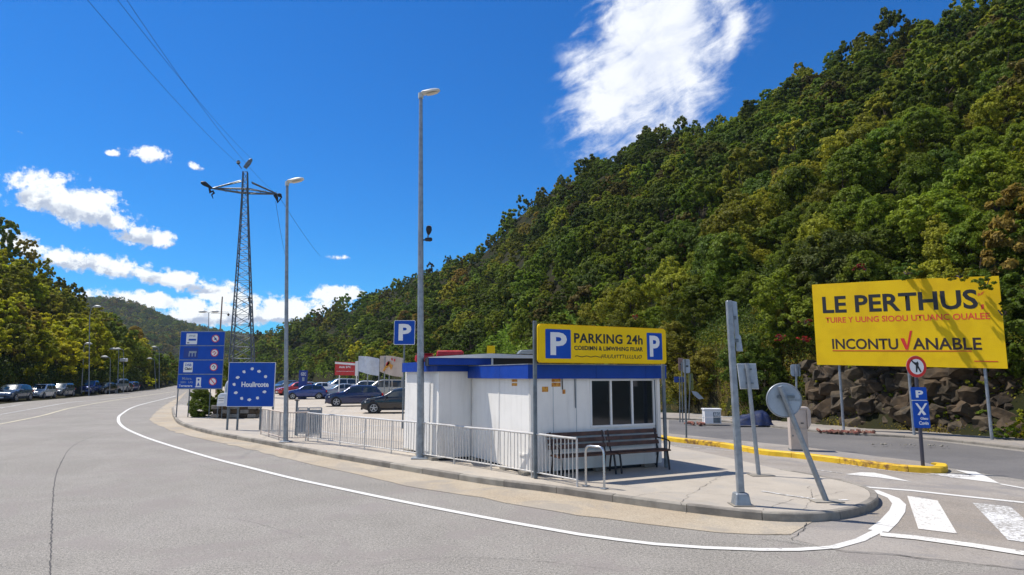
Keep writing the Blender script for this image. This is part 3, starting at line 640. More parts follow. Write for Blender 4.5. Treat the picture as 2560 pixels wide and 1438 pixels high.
# ------------------------------------------------------------------ yellow parking sign in front of the kiosk
SO = .42
s0 = front(1345, 908, SO); s1 = front(1663, 908, SO); st = front(1345, 811, SO).z; sb = (s0.z + s1.z) / 2 - .0
ps = thing('parking_sign', 'long yellow sign reading PARKING 24h with blue P at both ends above the kiosk front', 'sign', K - KY * SO + KX * s0.x, KA)
PW = s1.x - s0.x; sb = max(sb, FT + .05); PH = st - sb
part('panel', MB().prism(rrect(0, PW, sb, st, .07), -.05, .05), M_yel, ps)
part('panel_edge', MB().prism(rrect(-.015, PW + .015, sb - .015, st + .015, .08), -.03, .03), M_yel_bb, ps)
for a, b in ((.045, .23), (.835, .965)):
    t_ = part('p_plate', MB().prism(rrect(a * PW, b * PW, sb + PH * .10, st - PH * .12, .02), -.056, -.0505), M_blue_sign, ps)
    text('P', (a + .035) * PW if a < .5 else (a + .022) * PW, (b - .03) * PW if a < .5 else (b - .022) * PW, sb + PH * .19, st - PH * .20, -.059, M_signw, ps, .035)
text('PARKING 24h', .255 * PW, .80 * PW, sb + PH * .53, sb + PH * .80, -.053, M_black, ps, .028, space=1.05)
text('COIIDIMN & LIMWIHING FIUAR', .255 * PW, .80 * PW, sb + PH * .335, sb + PH * .455, -.053, M_black, ps, .03, wob=.003)
text('FIUUUITTTLLLULIO', .46 * PW, .79 * PW, sb + PH * .125, sb + PH * .23, -.053, M_ink, ps, .01, shear=.2, wob=.006)
part('underline', MB().tube([((.26 + .2 * q / 14) * PW, -.053, sb + PH * .165 + .012 * math.sin(q * 1.3)) for q in range(15)], .008, 5), M_ink, ps)
ground = -0.0
for x, top in ((-.03, st + .08), (PW + .0, sb + .04)):
    part('post', MB().box((x, .085, top / 2), (.08, .06, top)), M_galv_d, ps, bev=.008)
for z in (sb + .1, st - .12): part('bracket', MB().box((PW / 2, .065, z), (PW - .1, .03, .05)), M_galv_d, ps)

# ------------------------------------------------------------------ bench
b0 = front(1400, 1150, .55); b1 = front(1652, 1150, .55)
BL = 3.05; bx1 = PW + s0.x - .1
bench = thing('park_bench', 'long brown slatted double bench with black frames against the kiosk front', 'bench', K + KX * (bx1 - BL) - KY * .62, KA)
for y, z in ((.02, .44), (.13, .45), (.24, .45), (.35, .44)):
    for a, b in ((0, BL / 2 - .02), (BL / 2 + .02, BL)):
        part('seat_slat', MB().box(((a + b) / 2, y, z), (b - a, .09, .032)), M_wood, bench)
for y, z in ((.42, .60), (.455, .73), (.49, .86)):
    for a, b in ((0, BL / 2 - .02), (BL / 2 + .02, BL)):
        part('back_slat', MB().box(((a + b) / 2, y, z), (b - a, .03, .09), Matrix.Rotation(-.25, 3, 'X')), M_wood, bench)
for x in (.08, BL / 2 - .06, BL / 2 + .1, BL - .06):
    part('frame', MB().tube([(x, .50, .92), (x, .42, .58), (x, .37, .42), (x, .02, .42)], .02, 6), M_black, bench)
    part('leg', MB().tube([(x, .04, .42), (x, .0, .2), (x, -.02, 0)], .022, 6), M_black, bench)
    part('leg', MB().tube([(x, .36, .42), (x, .41, .2), (x, .44, 0)], .022, 6), M_black, bench)
for x in (.02, BL - .02): part('armrest', MB().tube([(x, .46, .70), (x, .25, .69), (x, .03, .66), (x, -.01, .62), (x, .02, .44)], .018, 6), M_black, bench)

# ------------------------------------------------------------------ railings
def railing(name, label, pts, h, spacing, post_every, tube_r=.011, end_post=True, rail_m=M_rail, bal_m=M_rail):
    path = smooth_path(pts, .05); base = path[0]; t = thing(name, label, 'railing', (base.x, base.y, PZ))
    loc = [p - base for p in path]; d = [0]
    for a, b in zip(loc, loc[1:]): d.append(d[-1] + (b - a).length)
    def at(s):
        q = min(max(np.searchsorted(d, s), 1), len(d) - 1); f = (s - d[q - 1]) / max(d[q] - d[q - 1], 1e-6); return loc[q - 1].lerp(loc[q], f)
    Lt = d[-1]; n = int(Lt / spacing); Z = Vector((0, 0, 1)); sagn = lambda s: .012 * mnoise.noise(Vector((s * .8, 1, 2)))
    P_ = [at(s) for s in np.linspace(0, Lt, max(6, int(Lt / .4)))]
    part('top_rail', MB().tube([p + Z * (h + .012 * mnoise.noise(p)) for p in P_], .024, 8), rail_m, t, smooth=True)
    part('bottom_rail', MB().tube([p + Z * .12 for p in P_], .016, 6), rail_m, t, smooth=True)
    bar = MB().tube([(0, 0, .12), (0, 0, h - .01)], tube_r, 6).mesh('baluster', bal_m, True)
    post = MB().tube([(0, 0, -.02), (0, 0, h - .003)], .021, 8).mesh('post', rail_m, True)
    for k in range(n + 1):
        s = k * Lt / n; p = at(s)
        if k % post_every == 0 or k == n: o = link('post', post, t)
        else: o = link('baluster', bar, t)
        o.location = p; o.rotation_euler = (random.gauss(0, .012), random.gauss(0, .012), 0)
    return t
railing('railing', 'white metal pedestrian railing with upright bars running along the kerb past the kiosk', gp((1443, 1216), (1300, 1188), (1150, 1162), (1000, 1138), (870, 1118), (764, 1102), z=PZ), .92, .118, 12)
railing('railing', 'low mesh-like railing from the europe sign to the shorter lamp post', gp((770, 1102), (714, 1104), (690, 1098), (652, 1086), z=PZ), .95, .085, 16, tube_r=.007, rail_m=M_cloth2)
hp = G(1511, 1222, PZ); hq = G(1465, 1215, PZ); hd = (hq - hp).normalized(); hl = (hq - hp).length
hr = thing('hoop_barrier', 'small polished steel hoop at the end of the white railing', 'barrier', hp, math.atan2(hd.y, hd.x))
part('hoop', MB().tube([(0, 0, 0), (0, 0, .66), (.015, 0, .73), (.06, 0, .77), (.12, 0, .78), (hl - .12, 0, .78), (hl - .06, 0, .77), (hl - .015, 0, .73), (hl, 0, .66), (hl, 0, 0)], .024, 10), M_chrome, hr, smooth=60)
for x in (0, hl): part('foot_plate', MB().box((x, 0, .006), (.12, .12, .012)), M_galv, hr)

# ------------------------------------------------------------------ lamp posts
def lamp_post(label, u, v, utop, vtop, r0, r1, headw, group, z=PZ, yaw=0):
    b = G(u, v, z); Y = b.y; tp = D(utop, vtop, Y); H = tp.z - z
    t = thing('lamp_post', label, 'street lamp', b, yaw, group); dx = tp.x - b.x
    part('pole', MB().tube([(0, 0, 0), (dx * .1, 0, H * .12), (dx * .6, 0, H * .6), (dx, 0, H)], [r0, r0 * .9, (r0 + r1) / 2 * .92, r1], 12), M_galv, t, smooth=60)
    part('foot_plate', MB().box((0, 0, .015), (r0 * 4, r0 * 4, .03)), M_galv, t, bev=.004)
    pr = [(-.02, .0), (.0, .10), (.22, .21), (.5, .33), (.78, .38), (.96, .35), (1.0, .27), (.9, .17), (.6, .08), (.3, .0), (.1, -.06)]
    hd = MB(); n = len(pr); k = 7; secs = []
    for q in range(k):
        s = (q / (k - 1) - .5) * 2; ww = headw * .22 * s; sc_ = 1 - .55 * abs(s) ** 3
        cx, cz = .48, .16
        hd.v += [(dx + (cx + (x - cx) * (1 - .25 * abs(s) ** 3)) * headw, ww, H + (cz + (z_ - cz) * sc_) * headw * .8) for x, z_ in pr]
    for q in range(k - 1):
        for i in range(n): hd.f.append((q * n + i, q * n + (i + 1) % n, (q + 1) * n + (i + 1) % n, (q + 1) * n + i))
    hd.f += [tuple(range(n)), tuple(range((k - 1) * n, k * n))[::-1]]
    part('lamp_head', hd, M_lamph, t, smooth=60)
    ln = MB().grid(lambda a, b_: (dx + headw * (.32 + .55 * a), headw * .17 * (b_ * 2 - 1) * (1 - .3 * abs(2 * a - 1)), H + headw * (-.015 + .135 * a) - .015), 6, 4); part('lens', ln, M_lens, t)
    part('collar', MB().tube([(dx, 0, H - .12), (dx, 0, H + .03)], r1 * 1.5, 10), M_lamph, t)
    return t, b, H
lp, lb, lH = lamp_post('tall grey lamp post beside the kiosk carrying two small cameras', 1051, 1146, 1052, 236, .11, .05, .55, 'tall lamp posts on the parking island')
lamp_post('tall grey lamp post by the railing, shorter of the two on the island', 714, 1105, 718, 456, .085, .045, .58, 'tall lamp posts on the parking island')
cp = D(1064, 600, lb.y)
cm = thing('surveillance_camera', 'pair of small black surveillance cameras fixed to the tallest lamp post', 'camera', cp, R(-10))
part('bracket', MB().tube([(-.12, 0, 0), (.06, 0, 0), (.1, 0, .02)], .02, 8), M_plastic, cm); part('arm', MB().tube([(.06, 0, .02), (.08, 0, .2)], .02, 8), M_galv_d, cm)
part('dome', MB().tube([(.08, 0, .14), (.085, 0, .2), (.09, 0, .28), (.09, 0, .36), (.09, 0, .39)], [.025, .06, .085, .075, .03], 12), M_plastic, cm, smooth=60)
part('body', MB().tube([(.02, -.05, .0), (.16, -.08, -.01), (.2, -.09, -.01)], [.05, .06, .045], 10), M_plastic, cm, smooth=60)
part('cap', MB().tube([(.09, 0, .385), (.09, 0, .40)], [.07, .04], 12), M_signw, cm)

def arm_lamp(label, u, v, u1, v1, u2, v2, Y=None, group='roadside lamps below the left hill', r=.07, both=False):
    b = G(u, v, 0.0) if Y is None else Vector((D(u, v, Y).x, Y, 0.0)); Y = b.y; p1 = D(u1, v1, Y) - b; p2 = D(u2, v2, Y) - b
    t = thing('roadside_lamp', label, 'street lamp', b, 0, group)
    part('pole', MB().tube([(0, 0, 0), p1 * .5, p1], [r, r * .8, r * .6], 8), M_galv, t)
    for s in ((1, -1) if both else (1,)):
        q = Vector((p1.x + (p2.x - p1.x) * s, 0, p2.z)); e = q - p1
        part('arm', MB().tube([p1 - Vector((0, 0, .05)), p1 + Vector((e.x * .15, 0, e.z * .6)), p1 + Vector((e.x * .5, 0, e.z * .95)), q], r * .45, 6), M_galv, t)
        dx = 1 if e.x > 0 else -1
        part('lamp_head', MB().tube([q + Vector((-.1 * dx, 0, 0)), q + Vector((.15 * dx, 0, .04)), q + Vector((.6 * dx, 0, .03)), q + Vector((.8 * dx, 0, 0))], [.05, .15, .13, .04], 8), M_lamph, t, smooth=60)
    return t
arm_lamp('grey roadside lamp rising behind the dark hatchback and the white hatchback', 47, 975, 62, 800, 74, 764)
arm_lamp('roadside lamp with long curved arm and silver head high over the left trees', 222, 990, 224, 792, 236, 767)
arm_lamp('straight roadside lamp with white head just left of the blue pickup', 203, 988, 210, 866, 214, 860)
arm_lamp('thin lamp pole between the blue pickup and the small bush', 274, 986, 276, 900, 268, 893, r=.05)
arm_lamp('thin roadside lamp right behind the silver truck', 293, 984, 297, 880, 288, 873, r=.06)
t = arm_lamp('roadside lamp carrying a white camera box halfway up', 308, 982, 309, 880, 300, 873, r=.06)
part('camera_box', MB().box((-.3, 0, 4.5), (.9, .5, .45)), M_signw, t, bev=.05)
arm_lamp('thin lamp pole against the dark trees between the silver truck and the round bush', 390, 974, 386, 905, 379, 897, r=.07)
arm_lamp('last roadside lamp where the road bends away', 398, 973, 398, 880, 390, 868, r=.08)
arm_lamp('double armed lamp rising above the information sign', 519, 1000, 522, 784, 530, 780, Y=70, group='masts behind the signs', r=.06, both=True)
mp = Vector((D(546, 900, 80).x, 80, 0)); ms = thing('wooden_mast', 'thin reddish mast with crossbars and a dark bulb between sign and pylon', 'mast', mp)
hz = D(546, 742, 80).z; part('mast', MB().tube([(0, 0, 0), (0, 0, hz)], [.14, .08], 8), mat('mast_wood', (.30, .20, .15), .8), ms)
for z in (hz - 1.9, hz - 2.1): part('crossbar', MB().tube([(-1.3, 0, z), (.9, 0, z - .05)], .025, 6), M_galv_d, ms)
part('bulb', MB().tube([(.9, 0, z), (.9, 0, z - .15), (.9, 0, z - .35)], [.08, .17, .06], 8), M_plastic, ms)

# ------------------------------------------------------------------ lattice pylon and wires
PY = 66.0
pb = Vector((D(607, 940, PY).x, PY, 0)); pyl = thing('lattice_pylon', 'tall grey steel lattice power pylon with one crossarm', 'pylon', pb, R(14))
zt = D(618, 432, PY).z; z_cross = D(607, 480, PY).z
def half(z): return .22 + (1.25 - .22) * max(0, 1 - z / (zt * .97)) ** 1.12
def leg_pt(sx, sy, z): return Vector((sx * half(z) - .038 * z, sy * half(z), z))
for sx in (-1, 1):
    for sy in (-1, 1): part('leg', MB().tube([leg_pt(sx, sy, zt * q / 8) for q in range(9)], [.078 - .003 * q for q in range(9)], 4), M_pyl, pyl)
lev = [0]; 
while lev[-1] < zt - .5: lev.append(lev[-1] + max(.62, half(lev[-1]) * 1.15))
lev[-1] = zt
bars = []
for face in ((-1, -1, 1, -1), (1, -1, 1, 1), (1, 1, -1, 1), (-1, 1, -1, -1)):
    for k, (a, b) in enumerate(zip(lev, lev[1:])):
        A_ = leg_pt(face[0], face[1], a); B_ = leg_pt(face[2], face[3], b); C_ = leg_pt(face[2], face[3], a); D_ = leg_pt(face[0], face[1], b)
        bars.append((A_, B_) if k % 2 else (C_, D_)); bars.append((D_, B_))
        if k < 9: bars.append((C_, D_) if k % 2 else (A_, B_))
for a, b in bars: part('brace', MB().tube([a, b], .026, 4), M_pyl, pyl)
def LP(u, v): 
    p = D(u, v, PY) - pb; c, s = math.cos(-R(14)), math.sin(-R(14)); return Vector((p.x / math.cos(R(14)), 0, p.z))
aL, aR = LP(540, 478), LP(690, 482); tl, tr_ = LP(606, 455), LP(630, 457)
for sy in (-.22, .22):
    part('crossarm', MB().tube([aL, LP(606, 484) + Vector((0, sy, 0)), LP(628, 484) + Vector((0, sy, 0)), aR], .07, 4), M_pyl, pyl)
    part('crossarm', MB().tube([aL, LP(606, 474) + Vector((0, sy, 0)), LP(628, 474) + Vector((0, sy, 0)), aR], .06, 4), M_pyl, pyl)
    part('stay', MB().tube([aL, tl + Vector((0, sy, 0))], .07, 4), M_pyl, pyl); part('stay', MB().tube([aR, tr_ + Vector((0, sy, 0))], .07, 4), M_pyl, pyl)
for a, b in ((560, 474), (575, 484), (590, 474), (645, 484), (660, 475), (675, 483)): part('brace', MB().tube([LP(a, b) + Vector((0, -.1, 0)), LP(a + 12, 958 - b) + Vector((0, .1, 0))], .03, 4), M_pyl, pyl)
part('insulator', MB().tube([LP(517, 465), LP(524, 467), LP(530, 471), LP(541, 478)], [.14, .26, .2, .1], 8), M_dark, pyl, smooth=60)
part('insulator', MB().tube([LP(535, 478), LP(537, 488), LP(543, 484), LP(545, 489), LP(540, 494), LP(543, 503)], [.1, .16, .1, .12, .08, .03], 8), M_dark, pyl, smooth=60)
part('insulator', MB().tube([aR, LP(694, 484), LP(698, 489), LP(693, 497), LP(688, 504)], [.16, .24, .08, .06, .05], 8), M_dark, pyl, smooth=60)
part('insulator', MB().tube([LP(683, 484), LP(687, 492), LP(689, 503)], [.2, .16, .04], 8), M_dark, pyl, smooth=60)
part('antenna_panel', MB().prism([(p.x, p.z) for p in (LP(611, 420), LP(616, 411), LP(624, 400), LP(630, 397), (LP(632, 401)), LP(627, 412), LP(618, 424))], -.12, .12), M_galv_d, pyl, bev=.03)
part('antenna_arm', MB().tube([LP(607, 424), LP(599, 412)], .05, 6), M_galv_d, pyl); 
part('antenna_head', MB().tube([LP(599, 414), LP(600, 410), LP(600, 405)], [.1, .22, .12], 8), M_plastic, pyl, smooth=60); part('antenna_cap', MB().tube([LP(600, 411), LP(600, 409)], [.2, .23], 8), M_signw, pyl)
part('cable_duct', MB().tube([LP(621, 744), LP(626, 770), LP(626, 800), LP(621, 818)], .08, 5), M_dark, pyl)
part('cable_duct', MB().tube([LP(624, 744), LP(621, 800)], .05, 5), M_signback, pyl)
def wire(label, a, b, sag, r=.02):
    o = MB().tube([a.lerp(b, q / 24) - Vector((0, 0, sag * 4 * (q / 24) * (1 - q / 24))) for q in range(25)], r, 5).mesh('power_wire', M_dark)
    return tag(link('power_wire', o), label, 'cable', 'power wires on the pylon')
wire('leftmost black wire running from the pylon top across the sky', D(601, 414, PY), D(205, -16, 22), .35, .009)
wire('black wire from the pylon antenna panel up to the top edge', D(632, 400, PY), D(283, -14, 22), .35, .009)
wire('black wire from the end of the crossarm up to the top edge', D(697, 490, PY), D(306, -16, 22), .75, .009)
wire('black wire continuing past the crossarm down behind the shorter lamp post', D(697, 490, PY), D(800, 640, 120), .3, .02)
wire('thin black wire hanging from the crossarm end to the valley', D(689, 503, PY), D(716, 650, 110), .4, .02)

# ------------------------------------------------------------------ signs
def board_sign(name, label, cat, u0, u1, vt, vb, base_v, posts, Yv=None, back=M_signback, post_r=.03, yaw=0, z=PZ, thick=.03):
    """flat board facing the viewer; returns (thing, width, zbottom, ztop); local x=0 is the left edge of the board"""
    Y = G(u0, base_v, z).y if Yv is None else Yv
    a = D(u0, vb, Y); b = D(u1, vb, Y); tz = D((u0 + u1) / 2, vt, Y).z - z; bz = D((u0 + u1) / 2, vb, Y).z - z
    t = thing(name, label, cat, (a.x, Y, z), yaw); Wd = (b.x - a.x) / math.cos(yaw)
    for k, (pu, top) in enumerate(posts):
        x = (D(pu, vb, Y).x - a.x) / math.cos(yaw); part('post', MB().tube([(x, thick + post_r, 0), (x, thick + post_r, tz if top else bz + .1)], post_r, 8), M_galv_d, t)
    return t, Wd, bz, tz
# information sign with four panels
t, w_, bz, tz = board_sign('information_sign', 'tall blue sign of four stacked panels with white pictograms and no-entry roundels', 'sign', 443, 553, 829, 972, 1043, ((473, True), (525, True), (444, False)))
hN = (tz - bz) / 4
part('frame', MB().box((w_ / 2, .035, (tz + bz) / 2), (w_ + .06, .02, tz - bz + .06)), M_galv, t)
for k in range(4):
    z0, z1 = tz - (k + 1) * hN, tz - k * hN
    part('panel', MB().box((w_ / 2, .01, (z0 + z1) / 2), (w_, .02, hN - .05)), M_blue_sign, t)
    cx, cz, rr_ = w_ * .80, (z0 + z1) / 2, hN * .27
    part('roundel', disc(cx, cz, rr_, rr_, -.012, -.001), M_red, t); part('roundel_face', disc(cx, cz, rr_ * .80, rr_ * .80, -.015, -.0125), M_signw, t)
    if k in (0, 3): part('slash', MB().box((cx, -.018, cz), (rr_ * 1.7, .003, rr_ * .2), Matrix.Rotation(R(50), 3, 'Y')), M_red if k == 3 else M_blue_sign2, t)
    if k == 0: part('symbol', MB().box((cx, -.022, cz - .02), (rr_ * .5, .003, rr_ * .5), Matrix.Rotation(R(20), 3, 'Y')), M_blue_sign2, t)
    if k == 1: part('symbol', MB().tube([(cx - rr_ * .5, -.018, cz + rr_ * .1), (cx, -.018, cz + rr_ * .35), (cx + rr_ * .4, -.018, cz), (cx - rr_ * .1, -.018, cz - rr_ * .5)], rr_ * .12, 5), M_red, t)
    if k == 2: part('symbol', MB().tube([(cx - rr_ * .4, -.018, cz), (cx - rr_ * .1, -.018, cz + rr_ * .4), (cx + rr_ * .4, -.018, cz + rr_ * .1), (cx + .02, -.018, cz - rr_ * .4)], rr_ * .1, 5), M_ink, t)
z0 = tz - hN
part('pictogram_plate', MB().prism(rrect(w_ * .13, w_ * .38, z0 + hN * .10, tz - hN * .14, .03), -.008, -.001), M_signw, t)
part('pictogram', MB().box((w_ * .27, -.011, z0 + hN * .42), (w_ * .17, .003, hN * .13)), M_blue_sign, t); text('IPNE', w_ * .19, w_ * .34, z0 + hN * .62, z0 + hN * .76, -.011, M_signback, t)
part('pictogram', MB().box((w_ * .18, -.011, z0 + hN * .2), (w_ * .05, .003, hN * .06)), M_black, t)
z0 -= hN
part('pictogram_plate', MB().prism(rrect(w_ * .09, w_ * .42, z0 + hN * .12, z0 + hN * .86, .03), -.008, -.001), M_blue_sign2, t)
part('pictogram', MB().box((w_ * .30, -.011, z0 + hN * .55), (w_ * .17, .003, hN * .14)), M_signback, t)
for x in (.22, .29, .36): part('pictogram', MB().box((w_ * x, -.011, z0 + hN * .36), (w_ * .02, .003, hN * .24)), M_signback, t)
z0 -= hN
part('pictogram_plate', MB().prism(rrect(w_ * .11, w_ * .32, z0 + hN * .14, z0 + hN * .84, .03), -.008, -.001), M_signw, t)
text('DISB', w_ * .15, w_ * .29, z0 + hN * .56, z0 + hN * .74, -.011, M_blue_sign, t); text('Claici', w_ * .14, w_ * .30, z0 + hN * .3, z0 + hN * .48, -.011, M_black, t, .04)
z0 -= hN
part('pictogram_plate', MB().prism(rrect(w_ * .42, w_ * .53, z0 + hN * .16, z0 + hN * .78, .03), -.008, -.001), M_signw, t)
part('pictogram_plate', MB().box((w_ * .475, -.0045, z0 + hN * .13), (w_ * .14, .007, hN * .06)), M_signw, t)
part('pictogram', disc(w_ * .475, z0 + hN * .62, hN * .07, hN * .07, -.012, -.009, 12), M_blue_sign, t); part('pictogram', MB().prism([(w_ * .44, z0 + hN * .2), (w_ * .51, z0 + hN * .2), (w_ * .475, z0 + hN * .45)], -.012, -.009), M_blue_sign, t)
text('Molera.', w_ * .10, w_ * .32, z0 + hN * .62, z0 + hN * .80, -.002, M_signback, t, .01); text('2001  UG', w_ * .06, w_ * .34, z0 + hN * .38, z0 + hN * .52, -.002, M_signback, t, .01)
text('Ternanare', w_ * .03, w_ * .34, z0 + hN * .13, z0 + hN * .28, -.002, M_signw, t, .02)
# europe sign
t, w_, bz, tz = board_sign('border_sign', 'square blue sign with a ring of pale stars round a white country name', 'sign', 567, 683, 907, 1016, 1075, ((594, True), (651, True), (681, True), (569, False)), post_r=.045)
part('panel', MB().box((w_ / 2, .01, (bz + tz) / 2), (w_, .02, tz - bz)), M_blue_sign, t)
for x in (-.008, w_ + .008): part('frame', MB().box((x, .01, (bz + tz) / 2), (.016, .03, tz - bz + .03)), M_signw, t)
for z in (bz - .008, tz + .008): part('frame', MB().box((w_ / 2, .01, z), (w_, .03, .016)), M_signw, t)
hN = tz - bz
for k, (x, z) in enumerate(((.50, .86), (.66, .80), (.80, .68), (.80, .33), (.65, .19), (.48, .15), (.31, .18), (.18, .31), (.13, .50), (.20, .66), (.33, .79))):
    r_ = hN * .036; pts = [(w_ * x + r_ * (1 + .25 * math.sin(k * 3 + a)) * math.cos(R(a * 36)) * 1.12, bz + hN * z + r_ * (.85 if a % 2 else 1.05) * math.sin(R(a * 36))) for a in range(10)]
    part('star', MB().prism(pts, -.006, -.001), M_signw, t)
text('Houl\u0129rcote'.replace('\u0129', 'i'), w_ * .29, w_ * .88, bz + hN * .44, bz + hN * .56, -.004, M_signw, t, .035, wob=.004)
# single P sign
def p_sign(label, u0, u1, vt, vb, Y, z):
    t, w_, bz, tz = board_sign('parking_sign', label, 'sign', u0, u1, vt, vb, 0, (((u0 + u1) / 2, True),), Yv=Y, post_r=.035, z=z)
    part('panel', MB().prism(rrect(0, w_, bz, tz, .05), 0, .02), M_signw, t); part('panel_face', MB().prism(rrect(.02, w_ - .02, bz + .02, tz - .02, .04), -.004, -.0005), M_blue_sign, t)
    text('P', w_ * .22, w_ * .82, bz + (tz - bz) * .17, tz - (tz - bz) * .15, -.006, M_signw, t, .04)
p_sign('square blue sign with a white P on a pole behind the tall lamp post', 984, 1037, 801, 862, 27, PZ)
# big yellow billboard
B0 = D(2043, 912, 27.4); B1 = D(2520, 922, 22.5); bx = Vector((B1.x - B0.x, B1.y - B0.y, 0)); BLn = bx.length; bx.normalize(); by = Vector((-bx.y, bx.x, 0))
orig = Vector((B0.x, B0.y, .1)); bb = thing('billboard', 'large yellow billboard reading LE PERTHUS against the rock and trees', 'billboard', orig, math.atan2(bx.y, bx.x))
def bl(u, v): p = W(u, v, orig, by) - orig; return (p.dot(bx), p.z)
cn = [bl(2043, 912), bl(2520, 922), bl(2497, 690), bl(2400, 689), bl(2030, 712)]
part('panel', MB().prism([cn[0], cn[1], cn[2], bl(2300, 697), cn[4]], -.02, .02), M_yel_bb, bb)
part('backing', MB().prism([(x * .99 + .03, z * .985 + .04) for x, z in (cn[0], cn[1], cn[2], cn[4])], .022, .06), M_galv_d, bb)
def btext(s, u0, v0, u1, v1, u2, v2, m, bold, **k):   # bottom-left, bottom-right, top-left pixel -> sheared into the board's plane
    a, b, c = bl(u0, v0), bl(u1, v1), bl(u2, v2); o = text(s, 0, 1, 0, 1, 0, m, bb, bold, **k)
    n = len(o.data.vertices); co = np.zeros(n * 3); o.data.vertices.foreach_get('co', co); co = co.reshape(-1, 3); x, z = co[:, 0].copy(), co[:, 2].copy()
    co[:, 0] = a[0] + x * (b[0] - a[0]) + z * (c[0] - a[0]) * .0; co[:, 2] = a[1] + x * (b[1] - a[1]) + z * (c[1] - a[1]); co[:, 1] = -.024
    o.data.vertices.foreach_set('co', co.ravel()); o.data.update(); return o
btext('LE PERTHUS', 2058, 784, 2447, 772, 2056, 742, M_black, .025)
btext('TUIRE Y UUNG SIOOU UTUANC OUALEE', 2065, 808, 2476, 798, 2065, 794, M_redl, .02, wob=.02)
btext('INCONTU', 2082, 873, 2247, 874, 2081, 847, M_ink, .02); btext('ANABLE', 2283, 874, 2456, 875, 2283, 845, M_ink, .02)
btext('iur', 2445, 741, 2462, 734, 2445, 733, M_redl, .02); btext('i', 2453, 774, 2461, 772, 2453, 762, M_redl, .06)
def bpoly(pts, m, name='tick'): part(name, MB().prism([bl(*p) for p in pts], -.027, -.0235), m, bb)
bpoly([(2251, 846), (2261, 846), (2268, 864), (2275, 827), (2281, 827), (2271, 874), (2264, 874)], M_red)
bpoly([(2082, 876), (2430, 877), (2430, 879), (2082, 878)], M_red, 'underline'); bpoly([(2436, 902), (2496, 903), (2496, 905), (2436, 904)], M_red, 'underline')
for u, vb_, tp in ((2100, 1077, 0), (2273, 1096, 0), (2464, 1108, 0)):
    x = bl(u - 4, 915)[0]; part('post', MB().tube([(x, .09, -.05), (x, .09, bl(u, 760)[1])], .055, 8), M_galv, bb)

# round prohibition sign with parking plates on the end of the yellow kerb
q = G(2309, 1166, .14); t = thing('prohibition_sign', 'round red ringed sign above blue parking plates on the end of the yellow kerb', 'sign', q, R(-8))
rt = D(2290, 917, q.y); rz = rt.z - q.z; rx_ = rt.x - q.x
part('post', MB().tube([(0, .03, 0), (rx_ * .9, .03, rz)], .042, 10), mat('dark_post', (.05, .05, .07), .5, .2), t)
rr_ = (2313 - 2267) / 2 / FPX * q.y * .98; rh = rr_ * 1.16
part('disc', disc(rx_, rz, rr_, rh, -.03, -.012, 32), M_red, t); part('disc_face', disc(rx_, rz, rr_ * .72, rh * .72, -.034, -.0305, 32), M_signw, t); part('disc_back', disc(rx_, rz, rr_ * 1.03, rh * 1.03, -.011, .0), M_galv, t)
part('figure', MB().prism([(rx_ - .10, rz + .17), (rx_ - .06, rz + .12), (rx_ - .01, rz + .10), (rx_ + .03, rz + .13), (rx_ + .05, rz + .08), (rx_ + .04, rz + .02), (rx_ + .10, rz - .12), (rx_ + .07, rz - .14), (rx_ + .02, rz - .03), (rx_ + .0, rz - .14), (rx_ - .03, rz - .13), (rx_ - .02, rz + .03), (rx_ - .08, rz + .09), (rx_ - .12, rz + .15)], -.038, -.0345), M_black, t)
def zz(v): return D(2295, v, q.y).z - q.z
def xx(u): return D(u, 1010, q.y).x - q.x
x0, x1 = xx(2280), xx(2316); zm = zz(1001)
part('plate', MB().prism(rrect(x0, x1, zm + .01, zz(968), .03), -.03, -.012), M_blue_sign, t); part('plate', MB().prism(rrect(x0 + .01, x1 + .02, zz(1070), zm - .01, .03), -.03, -.012), M_blue_sign, t)
part('plate_edge', MB().box(((x0 + x1) / 2, -.02, zm), (x1 - x0, .012, .015)), M_signw, t)
text('P', x0 + .10, x1 - .08, zz(994), zz(976), -.033, M_signw, t, .04)
part('scissors_mark', MB().prism([(x0 + .07, zz(1008)), (x0 + .12, zz(1008)), (x0 + .30, zz(1036)), (x0 + .24, zz(1038))], -.034, -.0305), M_signw, t)
part('scissors_mark', MB().prism([(x0 + .29, zz(1008)), (x0 + .34, zz(1008)), (x0 + .15, zz(1038)), (x0 + .10, zz(1037))], -.0365, -.0345), M_signw, t)
text('Glaau', x0 + .16, x1 - .02, zz(1049), zz(1043), -.033, M_signw, t, .03); text('Covin', x0 + .12, x1 - .02, zz(1062), zz(1053), -.033, M_signw, t, .03)

# box post with the back of a sign
q = G(1853, 1262, PZ); tp = D(1822, 752, q.y) - q
t = thing('sign_post', 'thick grey square post on a blue-grey foot seen from behind its sign', 'sign post', q, 0)
def sqtube(mb, a, b, w0_, w1_):
    a, b = Vector(a), Vector(b); return mb.add([a + Vector((sx * w0_, sy * w0_, 0)) for sx, sy in ((-1, -1), (1, -1), (1, 1), (-1, 1))] + [b + Vector((sx * w1_, sy * w1_, 0)) for sx, sy in ((-1, -1), (1, -1), (1, 1), (-1, 1))], [(0, 1, 5, 4), (1, 2, 6, 5), (2, 3, 7, 6), (3, 0, 4, 7), (3, 2, 1, 0), (4, 5, 6, 7)])
part('post', sqtube(MB(), (0, 0, .2), tp, .055, .048), M_galv, t, bev=.012)
part('foot', MB().box((.0, 0, .10), (.27, .27, .20), taper=.78), M_galv, t, bev=.015); part('base_plate', MB().box((0, 0, .006), (.36, .34, .012)), M_kerb2, t)
s1_ = D(1843, 800, q.y + .05) - q
